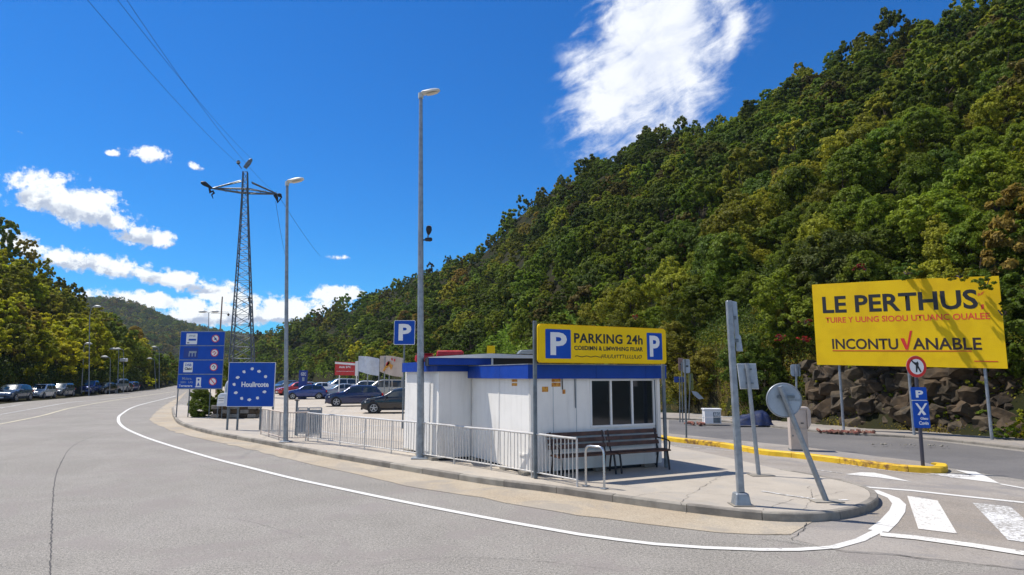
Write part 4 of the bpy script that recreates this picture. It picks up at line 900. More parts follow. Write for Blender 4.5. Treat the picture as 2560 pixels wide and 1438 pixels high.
part('sign_plate', MB().prism([(tp.x + .06, tp.z), (tp.x + .15, tp.z - .02), (tp.x + .165, tp.z - .6), (tp.x + .19, tp.z - .62), (tp.x + .215, tp.z - .89), (tp.x + .11, tp.z - .89)], .02, .05), M_signback, t, bev=.006)
part('bracket', MB().box((tp.x + .08, .03, tp.z - .3), (.08, .06, .06)), M_galv_d, t); part('bracket', MB().box((tp.x + .10, .03, tp.z - .7), (.08, .06, .06)), M_galv_d, t)
# rectangular sign seen from behind
q = G(1897, 1188, PZ); tp = D(1867, 908, q.y) - q
t = thing('rectangular_sign', 'pale rectangular sign back on a leaning grey pole', 'sign', q, 0)
part('post', MB().tube([(0, 0, 0), tp], .045, 10), M_galv, t, smooth=60)
a, b = D(1849, 972, q.y) - q, D(1894, 910, q.y) - q
part('plate', MB().prism([(a.x, b.z), (b.x - .02, b.z), (b.x + .02, a.z), (a.x + .05, a.z)], .05, .075), M_signback, t, bev=.004); part('plate_edge', MB().prism([(a.x - .01, b.z + .01), (b.x - .01, b.z + .01), (b.x + .03, a.z - .01), (a.x + .04, a.z - .01)], .076, .084), M_signw, t)
part('clamp', MB().box(((a.x + b.x) / 2, .03, b.z - .12), (.16, .06, .04)), M_galv_d, t); part('clamp', MB().box(((a.x + b.x) / 2 + .03, .03, a.z + .12), (.16, .06, .04)), M_galv_d, t)
part('foot_pad', MB().box((.05, 0, .006), (.5, .35, .012)), M_kerb2, t)
# leaning round sign
q = G(2066, 1253, PZ); tp = D(1950, 966, q.y) - q
t = thing('leaning_round_sign', 'round white sign back on a pole leaning far to the left', 'sign', q, 0)
part('post', MB().tube([(0, 0, 0), tp * .5, tp], [.048, .046, .044], 12), M_galv, t, smooth=60)
c_ = D(1964, 1001, q.y) - q; r_ = 42 / FPX * q.y
part('disc', disc(c_.x, c_.z, r_, r_ * .96, .06, .085, 36), M_signback, t); part('rim', MB().tube([(c_.x + r_ * 1.01 * math.cos(R(a)), .07, c_.z + r_ * .97 * math.sin(R(a))) for a in range(0, 361, 10)], .016, 6), M_galv, t, smooth=60)
part('clamp', MB().box((c_.x + .03, .045, c_.z + .06), (.3, .03, .05)), M_galv_d, t); part('foot_pad', MB().box((0, 0, .006), (.5, .3, .012)), M_kerb2, t)
text('LAS AUTOBUSES', c_.x + .05, c_.x + r_ * .95, c_.z - .015, c_.z + .02, .0585, M_galv_d, t, .0)
# small grey sign behind the cabinet
q = D(1992, 1060, 20.5); q.z = .1
t = thing('small_sign', 'small rounded grey sign back on a thin pole above the beige cabinet', 'sign', q, 0)
a, b = D(1979, 941, q.y) - q, D(2001, 911, q.y) - q
part('plate', MB().prism(rrect(a.x, b.x, a.z, b.z, .08), .03, .05), M_signback, t); part('plate_flange', MB().box((b.x - .05, .01, (a.z + b.z) / 2), (.05, .06, b.z - a.z)), M_galv_d, t)
part('post', MB().tube([(.02, 0, 0), ((a.x + b.x) / 2, 0, b.z)], .03, 8), M_galv, t)
# ticket cabinet
q = G(2000, 1128, .13); t = thing('ticket_cabinet', 'tall beige metal cabinet behind the yellow kerb', 'cabinet', q, R(-14))
cw = 47 / FPX * q.y; chh = D(2000, 1022, q.y).z - .13
part('body', MB().box((0, .2, chh * .5), (cw * .84, .4, chh)), M_beige, t, bev=.01); part('hood', MB().prism([(-cw * .42, chh - .02), (-cw * .42, chh + .05), (cw * .5, chh + .05), (cw * .62, chh - .05), (cw * .62, chh - .42), (cw * .44, chh - .6), (cw * .43, chh - .02)], -.02, .42), M_beige, t, bev=.01)
part('door', MB().box((-.02, -.011, chh * .28), (cw * .74, .02, chh * .48)), M_beige, t); part('door', MB().box((-.02, -.011, chh * .76), (cw * .74, .02, chh * .40)), M_beige, t)
part('lock', MB().box((-cw * .3, -.026, chh * .36), (.03, .01, .05)), M_galv_d, t); part('base', MB().box((0, .2, .02), (cw * .9, .44, .04)), M_galv_d, t)
part('slot', MB().box((cw * .18, -.026, chh * .66), (.08, .01, .03)), M_black, t)

# cluster of signs beyond the kiosk
def back_sign(name, label, u, v, plates, ut, vt, z=.1, Y=None, r=.035):
    q = G(u, v, z) if Y is None else Vector((D(u, v, Y).x, Y, z)); t = thing(name, label, 'sign', q, 0); tp = D(ut, vt, q.y) - q
    part('post', MB().tube([(0, 0, 0), tp], r, 8), M_galv_d, t)
    for (a0, b0_, a1, b1_, m, rr2) in plates:
        a, b = D(a0, b1_, q.y) - q, D(a1, b0_, q.y) - q; part('plate', MB().prism(rrect(a.x, b.x, a.z, b.z, rr2), .04, .065), m, t); part('clamp', MB().box(((a.x + b.x) / 2, .03, (a.z + b.z) / 2), (.12, .02, .05)), M_dark, t)
    return t
M_signred = mat('faded_red_back', (.25, .16, .14), .6, var=.3)
back_sign('sign_post', 'grey pole with blue-grey rounded plate beyond the kiosk', 1716, 1097, [(1709, 898, 1725, 933, M_signback, .06)], 1712, 898)
back_sign('sign_post', 'thin pole with a faded reddish plate, leftmost sign beyond the kiosk', 1707, 1056, [(1697, 895, 1709, 927, M_signred, .05)], 1704, 905, r=.03)
back_sign('sign_post', 'low dark blue plate on a bent pole beside the reddish sign', 1700, 1056, [(1686, 942, 1710, 956, M_blue_sign2, .03)], 1699, 942, r=.03)
t = back_sign('traffic_mirror', 'small tilted mirror plate on the sign pole beyond the kiosk', 1722, 1050, [(1722, 934, 1733, 975, mat('moss_plate', (.16, .18, .05), .7), .03)], 1726, 936, r=.025)
a = D(1728, 977, t.location.y) - t.location; part('mirror', MB().prism([(a.x, a.z), (a.x + .28, a.z - .06), (a.x + .62, a.z - .40), (a.x + .35, a.z - .42), (a.x + .1, a.z - .2)], -.05, -.02), M_signback, t)

# stuff at the foot of the rock: crate, tarp
q = G(1783, 1060, .08); t = thing('crate', 'white plastic crate with a torn print by the far kerb', 'crate', q, R(-6))
cw = 42 / FPX * q.y; chh = D(1783, 1022, q.y).z - q.z
part('box', MB().box((0, .3, chh * .46), (cw * .94, .6, chh * .9)), M_signw, t, bev=.01); part('rim', MB().box((0, .3, chh * .955), (cw * 1.03, .66, chh * .09)), M_signw, t, bev=.01)
part('print', MB().box((cw * .22, -.006, chh * .42), (cw * .4, .008, chh * .7)), M_galv_d, t); text('ARGI', cw * .05, cw * .4, chh * .5, chh * .75, -.012, M_signw, t)
q = G(1885, 1064, .08); t = thing('tarpaulin', 'crumpled dark blue tarpaulin heaped at the foot of the rock', 'tarpaulin', q, 0)
S_ = FPX / q.y
def tf(a, b):
    x = -0.75 + 1.65 * a; y = b * .9; n = mnoise.noise(Vector((a * 5, b * 4, 1))); ztop = .22 + .5 * a
    return (x + .1 * n, y - .1 * n, max(0, ztop * math.sin(min(b * 1.6, 1) * math.pi / 2) * (1 - max(0, a - .9) * 6)) + .12 * n * b)
part('cloth', MB().grid(tf, 22, 12), M_tarp, t, smooth=60); part('rope', MB().tube([(-.75, .1, .4), (-1.5, .2, .36), (-2.4, .3, .34)], .012, 5), M_signw, t)
def heap(name, label, cat, u0, u1, v, m, n=26, big=1.0):
    a, b = G(u0, v, .08), G(u1, v + (u1 - u0) * .03, .08); t = thing(name, label, cat, a, 0)
    base = MB(); mb = MB()
    for k in range(n):
        p = (b - a) * random.random() + Vector((random.gauss(0, .1), random.gauss(.2, .16), 0)); s = random.uniform(.05, .16) * big
        mb.box((p.x, p.y, s * .2), (s * 1.8, s, s * .55), Euler((random.random() * .5, random.random() * .5, random.random() * 3)).to_matrix())
    part('fragments', mb, m, t, kind='stuff'); return t
heap('rubble_heap', 'strip of reddish rubble along the kerb below the billboard', 'rubble', 2072, 2196, 1081, M_rubble, 60)
heap('rubble_heap', 'reddish rubble on the verge between the sign poles and the white crate', 'rubble', 1722, 1762, 1060, M_rubble, 20)
heap('debris', 'small yellow and white litter line on the side road below the round sign', 'litter', 2195, 2380, 1112, M_kerb2, 22, .4)
# ------------------------------------------------------------------ cars
def prof(pts, x):
    xs = [p[0] for p in pts]; zs = [p[1] for p in pts]; return float(np.interp(x, xs, zs))
CARS = {  # length, width, height, belt, profile (x from nose 0 to tail 1, z / height), cabin x (windscreen base, roof start, roof end, tail base)
    'hatch': (4.1, 1.76, 1.47, .63, [(0, .42), (.02, .52), (.08, .58), (.25, .66), (.30, .69), (.44, .95), (.55, 1), (.75, .985), (.88, .92), (.965, .66), (1, .45)], (.29, .45, .85, .965)),
    'suv': (4.35, 1.84, 1.60, .62, [(0, .42), (.02, .56), (.08, .61), (.24, .67), (.29, .70), (.42, .95), (.52, 1), (.76, .985), (.87, .93), (.965, .66), (1, .46)], (.28, .43, .85, .965)),
    'minivan': (4.6, 1.85, 1.75, .60, [(0, .38), (.02, .48), (.08, .54), (.19, .62), (.23, .66), (.38, .95), (.48, 1), (.82, .99), (.92, .95), (.98, .62), (1, .42)], (.22, .39, .91, .98)),
    'sedan': (4.5, 1.78, 1.43, .63, [(0, .42), (.02, .50), (.08, .56), (.27, .65), (.31, .68), (.45, .95), (.55, 1), (.70, .97), (.86, .72), (.97, .68), (1, .5)], (.31, .46, .69, .86)),
    'pickup': (5.2, 1.9, 1.82, .60, [(0, .36), (.015, .54), (.05, .60), (.20, .64), (.25, .67), (.36, .96), (.42, 1), (.58, .99), (.63, .64), (.98, .64), (1, .40)], (.25, .37, .575, .625)),
}
def build_car(kind, name, label, paint):
    L_, W_, H_, belt, P_, (ws, rs, re, tb) = CARS[kind]; t = thing(name, label, 'car'); zb = belt * H_
    def sect(x):
        xx_ = x / L_; e = abs(2 * xx_ - 1); w_ = W_ / 2 * (1 - .16 * e ** 5 - .04 * e ** 2); zt_ = prof(P_, xx_) * H_
        bl_ = min(zb * (1 + .03 * xx_), zt_ - .02); c = max(0, (zt_ - bl_)) / (H_ - zb); yt = w_ * (.95 - .20 * min(c, 1)); return w_, zt_, bl_, yt
    def pts(x):
        w_, zt_, bl_, yt = sect(x); lo = .21 + .10 * max(0, abs(2 * x / L_ - 1) - .82) / .18
        return [(w_ * .86, lo - .02), (w_ * .97, lo + .05), (w_, .45 * bl_ + .15), (w_ * 1.0, bl_ * .80), (w_ * .97, bl_), (yt + (w_ * .97 - yt) * .25, bl_ + (zt_ - bl_) * .75 - .005), (yt * .92, zt_ - .015), (yt * .55, zt_ + .008), (0, zt_ + .014)]
    NX = 48; mb = MB(); k = 9; F2 = 2 * k - 1
    for i in range(NX + 1):
        x = L_ * (.5 - .5 * math.cos(math.pi * i / NX)); pp = pts(x)
        row = [(x, -y, z) for y, z in pp] + [(x, y, z) for y, z in pp[:-1][::-1]]; mb.v += row
    for i in range(NX):
        for j in range(F2 - 1): mb.f.append((i * F2 + j, i * F2 + j + 1, (i + 1) * F2 + j + 1, (i + 1) * F2 + j))
        mb.f.append((i * F2 + F2 - 1, i * F2, (i + 1) * F2, (i + 1) * F2 + F2 - 1))
    mb.f += [tuple(range(F2)), tuple(range(NX * F2, (NX + 1) * F2))[::-1]]
    o = part('body', mb, paint, t, smooth=50)
    def side(xa, xb, s, name='window', m=M_cglass, f0=.08, f1=.90, slant0=0, slant1=0, off=.008):
        def fn(a, b):
            x = xa + (xb - xa) * a; x += (slant0 * (1 - a) + slant1 * a) * b; w_, zt_, bl_, yt = sect(x); g = f0 + (f1 - f0) * b; yb = w_ * .97; ym = yt + (yb - yt) * .25
            z = bl_ + (zt_ - bl_) * g; y = yb + (ym - yb) * min(g / .75, 1) if g < .75 else ym + (yt * .92 - ym) * (g - .75) / .25
            return (x, s * (y + off), z)
        return part(name, MB().grid(fn, 6, 4), m, t)
    mid = (rs + re) / 2 * L_ * .98
    for s in (-1, 1):
        side((ws + .035) * L_, mid - .04, s, slant0=.40 * (rs - ws) * L_ * 1.6); side(mid + .04, (re + .02) * L_, s, slant1=-.05)
        if kind in ('minivan', 'suv'): side((re + .035) * L_, (tb - .02) * L_, s, f0=.2, f1=.75, slant1=-.12)
    def glass(x0_, x1_, name):
        def fn(a, b):
            x = (x0_ + (x1_ - x0_) * b) * L_; w_, zt_, bl_, yt = sect(x); return (x + (-.012 if x1_ > x0_ and name == 'windscreen' else .012), (a * 2 - 1) * (yt * .93 - .03), zt_ + .016 - .02 * abs(a * 2 - 1) ** 3)
        part(name, MB().grid(fn, 8, 5), M_cglass, t)
    glass(ws + .012, rs - .01, 'windscreen'); glass(re + .02, tb - .01, 'rear_window')
    wr = .325 if kind in ('hatch', 'sedan') else .36
    for xw in (.185 * L_, .80 * L_):
        for s in (-1, 1):
            w_ = sect(xw)[0]; y = s * (w_ - .10)
            part('wheel_arch', MB().tube([(xw, s * (w_ - .16), wr), (xw, s * (w_ + .004), wr)], wr + .06, 20), M_plastic, t)
            wh = part('wheel', MB().tube([(xw, y - .1 * s, wr), (xw, y + .108 * s, wr), (xw, y + .118 * s, wr)], [wr, wr, wr * .93], 22), M_rubber, t, smooth=50)
            link('rim', MB().tube([(xw, y + .1 * s, wr), (xw, y + .124 * s, wr)], wr * .66, 18).mesh('rim', M_plastic), wh)
            sp_ = MB()
            for q in range(5):
                a = q * 2 * math.pi / 5 + .3; sp_.box((xw + math.cos(a) * wr * .33, y + .128 * s, wr + math.sin(a) * wr * .33), (wr * .62, .012, wr * .17), Matrix.Rotation(-a, 3, 'Y'))
            sp_.tube([(xw + math.cos(R(q * 20)) * wr * .64, y + .127 * s, wr + math.sin(R(q * 20)) * wr * .64) for q in range(19)], wr * .055, 5)
            link('hub', sp_.mesh('hub', M_rim), wh, kind='stuff')
        
    w5 = W_ / 2
    for s in (-1, 1):
        part('headlight', MB().grid(lambda a, b: (.035 + .26 * a, s * (w5 * (.50 + .40 * min(1, a * 1.3)) + .015 - .0 * b), (.40 + .035 * a) * H_ + (.10 + .02 * a) * b), 4, 2).grid(lambda a, b: (.03 + .05 * a * a - .02, s * w5 * (.45 + .35 * a), .41 * H_ + .10 * b), 4, 2), M_head, t)
        part('tail_light', MB().box((L_ - .07, s * w5 * .80, .56 * H_), (.14, .16, .22)), M_tail, t, bev=.03)
        part('mirror', MB().box(((ws + .075) * L_, s * (w5 + .07), zb + .06), (.12, .18, .13)), paint, t, bev=.03)
        part('door_seam', MB().box((mid - .02, s * (sect(mid)[0] + .001), zb * .62), (.012, .012, zb * .62)), M_plastic, t)
        part('door_handle', MB().box((mid - .22, s * (sect(mid)[0] * 1.0 + .008), zb * .86), (.18, .02, .03)), M_plastic, t)
        part('side_skirt', MB().box((L_ * .5, s * (w5 - .03), .24), (L_ * .46, .05, .09)), M_plastic, t)
    part('grille', MB().box((.012, 0, .33 * H_), (.03, W_ * .5, .14)), M_plastic, t, bev=.01); part('bumper', MB().box((.02, 0, .19 * H_), (.08, W_ * .74, .14)), M_plastic, t, bev=.02)
    part('number_plate', MB().box((-.012, 0, .255 * H_), (.02, .5, .11)), M_signw, t); part('number_plate', MB().box((L_ + .004, 0, .45 * H_), (.02, .5, .11)), M_signw, t)
    return t
def tree_copy(root, **kw):
    r = root.copy(); C.objects.link(r)
    def rec(src, dst):
        for ch in src.children:
            c = ch.copy(); C.objects.link(c); c.parent = dst; rec(ch, c)
    rec(root, r); return r
def carpaint(name, col, rough=.25): return mat('paint_' + name, col, rough, .25, coat=.8)
PT = dict(black=carpaint('black', (.012, .014, .02)), navy=carpaint('navy', (.012, .022, .085)), white=carpaint('white', (.72, .73, .74)), silver=carpaint('silver', (.33, .37, .42)), grey=carpaint('grey', (.12, .15, .19)),
          red=carpaint('red', (.42, .012, .02)), blue=carpaint('blue', (.02, .05, .22)), steel=carpaint('steel', (.06, .10, .17)), beige=carpaint('beige', (.50, .46, .38)), dkblue=carpaint('dkblue', (.02, .035, .07)))
protos = {}
def car(kind, name, label, paint, u, v, heading, group, z=0.0, scale=1.0):
    if kind not in protos: t = protos[kind] = build_car(kind, name, label, PT[paint])
    else:
        t = tree_copy(protos[kind]); t.name = name; t['label'] = label
    for ch in t.children:
        if ch.name.split('.')[0] in ('body', 'mirror'):
            ch.material_slots[0].link = 'OBJECT'; ch.material_slots[0].material = PT[paint]
    t['group'] = group; c = G(u, v, z); a = R(heading); L_ = CARS[kind][0] * scale       # heading: direction the nose points, degrees ccw from +X
    t.rotation_euler = (0, 0, a + math.pi); t.scale = (scale,) * 3
    off = Vector((math.cos(a), math.sin(a), 0)) * L_ / 2; t.location = c + off; return t
g1 = 'cars parked along the left roadside'; g2 = 'cars in the car park'
car('hatch', 'parked_car', 'dark hatchback nearest on the left roadside, cut by the picture edge', 'steel', 30, 1003, -76, g1, scale=1.05)
car('minivan', 'parked_car', 'white hatchback parked between the dark and the grey car', 'white', 103, 996, -76, g1, scale=.84)
car('minivan', 'parked_car', 'light grey people carrier parked behind the white hatchback', 'grey', 152, 992, -76, g1, scale=.86)
car('pickup', 'parked_car', 'blue pickup van parked by the straight lamp pole', 'blue', 226, 986, -78, g1, scale=.95)
car('hatch', 'parked_car', 'small black car behind the blue pickup', 'black', 259, 985, -84, g1)
car('minivan', 'parked_car', 'pale blue van under the lamp pole with camera box', 'silver', 286, 981, -84, g1, scale=1.1)
car('hatch', 'parked_car', 'dark blue car behind the pale blue van', 'dkblue', 303, 980, -84, g1)
car('hatch', 'parked_car', 'blue car last in the roadside row', 'blue', 321, 978, -84, g1)
car('suv', 'parked_car', 'dark blue crossover with red front corner, nearest whole car in the car park', 'navy', 885, 1015, 197, g2, z=PZ, scale=.93)
car('hatch', 'parked_car', 'black small car half hidden by the kiosk annexe', 'black', 992, 1032, 186, g2, z=PZ, scale=.98)
car('hatch', 'parked_car', 'shiny blue hatchback next to the red car', 'blue', 764, 998, 200, g2, z=PZ, scale=.92)
car('sedan', 'parked_car', 'silver saloon nosing in behind the dark blue crossover', 'silver', 850, 996, 202, g2, z=PZ)
car('minivan', 'parked_car', 'pale people carrier behind the silver saloon', 'white', 850, 984, 206, g2, z=PZ, scale=1.05)
car('sedan', 'parked_car', 'white saloon behind the shiny blue hatchback', 'white', 795, 987, 205, g2, z=PZ)
car('minivan', 'parked_car', 'beige and black van beside the kiosk annexe, below the beige banner', 'beige', 958, 1001, 196, g2, z=PZ, scale=1.05)
car('hatch', 'parked_car', 'red hatchback behind the shorter tall lamp post', 'red', 738, 988, 215, g2, z=PZ)
car('sedan', 'parked_car', 'silver saloon between the red hatchback and the dark totem sign', 'silver', 762, 983, 208, g2, z=PZ)
car('hatch', 'parked_car', 'black hatchback behind the silver saloon, under the red board', 'black', 828, 978, 206, g2, z=PZ)
car('suv', 'parked_car', 'white crossover under the white banner at the back', 'white', 905, 986, 198, g2, z=PZ)
car('suv', 'parked_car', 'grey crossover leftmost in the car park', 'grey', 712, 984, 230, g2, z=PZ)

# ------------------------------------------------------------------ banners and sign at the back of the car park
def banner(name, label, u0, u1, vt0, vt1, vb0, vb1, Y, m, posts, sag=0.0, cat='banner'):
    q = Vector((D(u0, 950, Y).x, Y, PZ)); t = thing(name, label, cat, q); P0 = lambda u, v: D(u, v, Y) - q
    a, b, c, d = P0(u0, vt0), P0(u1, vt1), P0(u0, vb0), P0(u1, vb1)
    fn = lambda s, r: (lambda top, bot: (top.x, .12 * math.sin(s * 9) * (1 - r * .4) * (1 if sag else 0), top.z + (bot.z - top.z) * r + sag * math.sin(s * math.pi) * (1 - 2 * r)))(a.lerp(b, s), c.lerp(d, s))
    mb = MB().grid(fn, 20, 6); mb.grid(lambda s, r: (fn(s, r)[0], fn(s, r)[1] + .03, fn(s, r)[2]), 20, 6); part('sheet', mb, m, t, smooth=60)
    for u, v in posts: p = P0(u, v); part('post', MB().tube([(p.x, .1, 0), (p.x, .1, p.z)], .05, 8), M_signw if u < 895 else M_galv, t)
    return t, P0
t, P0 = banner('red_banner', 'red advertising board with white writing at the back of the car park', 838, 888, 904, 906, 938, 939, 58, mat('red_board', (.55, .03, .03), .5, var=.2), [(848, 938), (892, 905)], cat='advertising board')
a, b = P0(838, 905), P0(888, 908); part('white_edge', MB().prism([(a.x, a.z), (b.x, b.z - .02), (b.x, b.z - .2), (a.x, a.z - .17)], -.06, -.02), M_signw, t); c = P0(895, 940)
part('side_panel', MB().prism([(b.x + .02, b.z + .15), (b.x + .28, b.z + .2), (b.x + .28, c.z), (b.x + .02, c.z)], -.04, .0), M_signw, t)
p, q_ = P0(848, 921), P0(878, 915); text('Aitik $7C', p.x, q_.x, p.z, q_.z, -.07, M_signw, t, .02); p, q_ = P0(842, 930), P0(886, 927); text('Molbauneougomanes', p.x, q_.x, p.z, q_.z, -.07, M_signw, t, .0)
banner('white_banner', 'pale blue white banner hanging between poles right of the red board', 897, 948, 890, 897, 928, 940, 57, M_cloth, [(897, 890), (920, 895), (948, 897)], .06)
t, P0 = banner('beige_banner', 'beige banner with orange figure drooping behind the annexe', 950, 1008, 890, 896, 929, 943, 56, M_cloth2, [(962, 892), (974, 900), (1006, 900)], .10)
for pts, m in (([(968, 912), (972, 903), (976, 905), (977, 910), (984, 914), (978, 925), (974, 915), (966, 922), (961, 930), (958, 926), (963, 917)], M_orange), ([(965, 914), (968, 906), (974, 903), (975, 909), (970, 915)], M_red), ([(979, 896), (982, 896), (983, 901), (980, 901)], M_red), ([(986, 898), (989, 897), (989, 904), (986, 904)], M_red)):
    part('print', MB().prism([(P0(*p).x, P0(*p).z) for p in pts], -.17, -.15), m, t)
q = Vector((D(758, 950, 62).x, 62, PZ)); t = thing('totem_sign', 'dark blue upright sign standing behind the parked cars', 'sign', q); a, b = D(747, 960, 62) - q, D(769, 926, 62) - q
part('panel', MB().prism(rrect(a.x, b.x, 0, b.z, .06), -.1, .1), M_blue_sign2, t); text('GZC', a.x + .2, b.x - .1, b.z - .5, b.z - .22, -.105, M_signw, t, .03); part('pictogram', MB().box(((a.x + b.x) / 2 + .05, -.105, b.z - .85), (.22, .01, .35)), M_signback, t)

# ------------------------------------------------------------------ booth, plinth and gates near the blue signs
q = G(585, 1046, PZ); t = thing('stone_plinth', 'dark stone planter box behind the square border sign', 'planter', q, 0)
sz = FPX / q.y
for i in range(5):
    for j in range(3): part('stone', MB().box((-1.0 + i * .47 + (.1 if j % 2 else 0), .35, .12 + j * .22), (.44, .7, .20), Euler((0, 0, random.gauss(0, .03))).to_matrix()), M_rock if (i + j) % 2 else M_kerb, t, bev=.02)
part('soil', MB().box((0, .35, .67), (2.2, .6, .05)), M_ground, t)
q = G(556, 1046, PZ) + Vector((0, -.2, 0)); t = thing('notice_box', 'white slanted cabinet with a printed notice half behind the border sign', 'cabinet', q, 0)
part('body', MB().prism([(-.25, .62), (-.22, 1.15), (-.08, 1.28), (.5, 1.3), (.5, .62)], 0, .5), M_cloth, t, bev=.02); part('notice', MB().prism([(-.2, .75), (-.17, 1.1), (.14, 1.14), (.12, .8)], -.012, -.002), M_signw, t)
part('print', MB().box((-.02, -.016, 1.02), (.28, .004, .03)), M_galv_d, t); part('print', MB().box((-.03, -.016, .90), (.26, .004, .02)), M_galv_d, t)
part('dome', MB().tube([(.22, .25, 1.28), (.22, .25, 1.7), (.22, .25, 1.86), (.22, .25, 1.95)], [.2, .19, .13, .03], 12), M_signback, t, smooth=60)
for x in (-.2, .02, .4): part('leg', MB().tube([(x, .05, 0), (x, .05, .64)], .025, 6), M_galv_d, t)
def gate(name, label, u0, u1, vt, vb, yaw, m, z=PZ, n=9):
    q = G(u0, vb, z); w_ = (u1 - u0) / FPX * q.y; h_ = D(u0, vt, q.y).z - z; t = thing(name, label, 'barrier', q, yaw)
    for x in (0, w_): part('post', MB().box((x, 0, h_ / 2), (.04, .04, h_)), M_galv, t)
    for zz_ in (.1, h_): part('rail', MB().box((w_ / 2, 0, zz_), (w_, .035, .035)), M_galv, t)
    part('sheet', MB().box((w_ / 2, .02, h_ * .53), (w_ - .05, .012, h_ * .8)), m, t)
    for i in range(n): part('bar', MB().box(((i + .5) * w_ / n, -.01, h_ * .53), (.014, .014, h_ * .85)), M_galv, t)
gate('barrier_panel', 'grey steel barrier panel standing right of the shorter lamp post', 770, 800, 1020, 1095, R(4), M_signback); gate('barrier_panel', 'blue-white steel panel beside the grey barrier panel', 742, 767, 1020, 1090, R(-3), M_cloth)
q = G(739, 1088, PZ); t = thing('bollard_post', 'thin dark post with a flat cap by the barrier panels', 'post', q); hh = D(739, 1001, q.y).z - PZ
part('post', MB().tube([(0, 0, 0), (0, 0, hh)], .045, 8), M_galv_d, t); part('cap', MB().box((0, 0, hh), (.14, .14, .03)), M_dark, t)
# ------------------------------------------------------------------ trees
def leaf_crown(seed, n, leaf, rx, rz, lobes, low=-.35, spread=.62, m=None, name='crown', fat=1.0):
    """leaf-sized faces gathered in clumps over the lobes of a crown; origin at the crown's foot"""
    g = np.random.default_rng(seed)
    th = g.uniform(0, 2 * np.pi, lobes); zz = g.uniform(low, .95, lobes); rr = np.sqrt(np.clip(1 - zz ** 2, 0, 1)) * g.uniform(.35, 1, lobes) * spread
    C_ = np.stack([rr * np.cos(th), rr * np.sin(th), zz * spread], 1); R_ = g.uniform(.26, .46, lobes) * (1 - .2 * np.abs(zz))
    R_ = R_ * fat; C_[0] = (0, 0, 0); R_[0] = .5
    # sub-clumps on each lobe
    ns = max(8, n // 34); w_ = R_ ** 2 / (R_ ** 2).sum(); li = g.choice(lobes, ns, p=w_)
    d = g.normal(size=(ns, 3)); d[:, 2] += .25; d /= np.linalg.norm(d, axis=1)[:, None]
    sc_ = C_[li] + d * (R_[li] * g.uniform(.72, 1.12, ns))[:, None]
    inside = np.zeros(ns, bool)
    for k in range(lobes): inside |= (np.linalg.norm(sc_ - C_[k], axis=1) < R_[k] * .78) & (li != k)
    sc_, d = sc_[~inside], d[~inside]; ns = len(sc_)
    si = g.integers(0, ns, n); sr = g.uniform(.05, .115, ns)[si]
    off = g.normal(size=(n, 3)); off /= np.linalg.norm(off, axis=1)[:, None]; off *= (g.uniform(.25, 1, n) ** .5)[:, None]; off[:, 2] *= .7
    P = sc_[si] + off * sr[:, None]
    nrm = d[si] * .8 + off * .5 + g.normal(size=(n, 3)) * .55 + np.array([0, 0, .35]); nrm /= np.linalg.norm(nrm, axis=1)[:, None]
    P = P * np.array([rx, rx, rz]) + np.array([0, 0, rz * .62])
    a = np.cross(nrm, g.normal(size=(n, 3))); a /= np.linalg.norm(a, axis=1)[:, None]; b = np.cross(nrm, a)
    s = leaf * g.uniform(.55, 1.3, n)[:, None]
    V = np.stack([P - a * s, P - b * s * .55, P + a * s, P + b * s * .55], 1).reshape(-1, 3)
    me = bpy.data.meshes.new(name); me.vertices.add(4 * n); me.vertices.foreach_set('co', V.ravel()); me.loops.add(4 * n); me.loops.foreach_set('vertex_index', np.arange(4 * n, dtype=np.int32))
    me.polygons.add(n); me.polygons.foreach_set('loop_start', np.arange(0, 4 * n, 4, dtype=np.int32)); me.update(calc_edges=True); me.materials.append(m)
    return me, C_ * np.array([rx, rx, rz]) + np.array([0, 0, rz * .62])
def trunk_mesh(seed, cents, r, zbase=-1.2):
    g = random.Random(seed); mb = MB(); top = max(c[2] for c in cents); fork = Vector((g.uniform(-.2, .2), g.uniform(-.2, .2), top * .30))
    mb.tube([(0, 0, zbase), (0, 0, 0), fork * .6, fork], [r * 1.4, r, r * .85, r * .7], 7)
    for c in cents[:7]:
        c = Vector(c) * .96; m_ = fork.lerp(c, .5) + Vector((g.uniform(-.15, .15), g.uniform(-.15, .15), g.uniform(0, .2))); mb.tube([fork * .85, fork, m_, c], [r * .45, r * .5, r * .34, r * .12], 5)
    return mb.mesh('trunk', M_bark, True)
def variant(seed, n, leaf, rx, rz, lobes, m, r=.12, **k):
    cm_, ce = leaf_crown(seed, n, leaf, rx, rz, lobes, m=m, **k); return cm_, trunk_mesh(seed, [tuple(c) for c in ce], r), m
# near (leaf-sized faces), middle and far kits; each crown about 2 m in radius, scaled per tree
NEAR = [variant(100 + q, 21000, .060, 2.1, 2.3, 11 + q % 3, m, .10) for q, m in enumerate([M_leaf, M_leaf_o, M_leaf, M_leaf_d, M_leaf_o, M_leaf_y])]
MIDV = [variant(200 + q, 8500, .10, 2.1, 2.2, 7 + q % 3, m, .11, fat=1.25) for q, m in enumerate([M_leaf, M_leaf_o, M_leaf_d, M_leaf, M_leaf_y, M_leaf_b, M_leaf])]
FARV = [variant(300 + q, 1500, .22, 2.1, 2.0, 7, m, .12) for q, m in enumerate([M_leaf, M_leaf_o, M_leaf_d, M_leaf, M_leaf, M_leaf_b])]

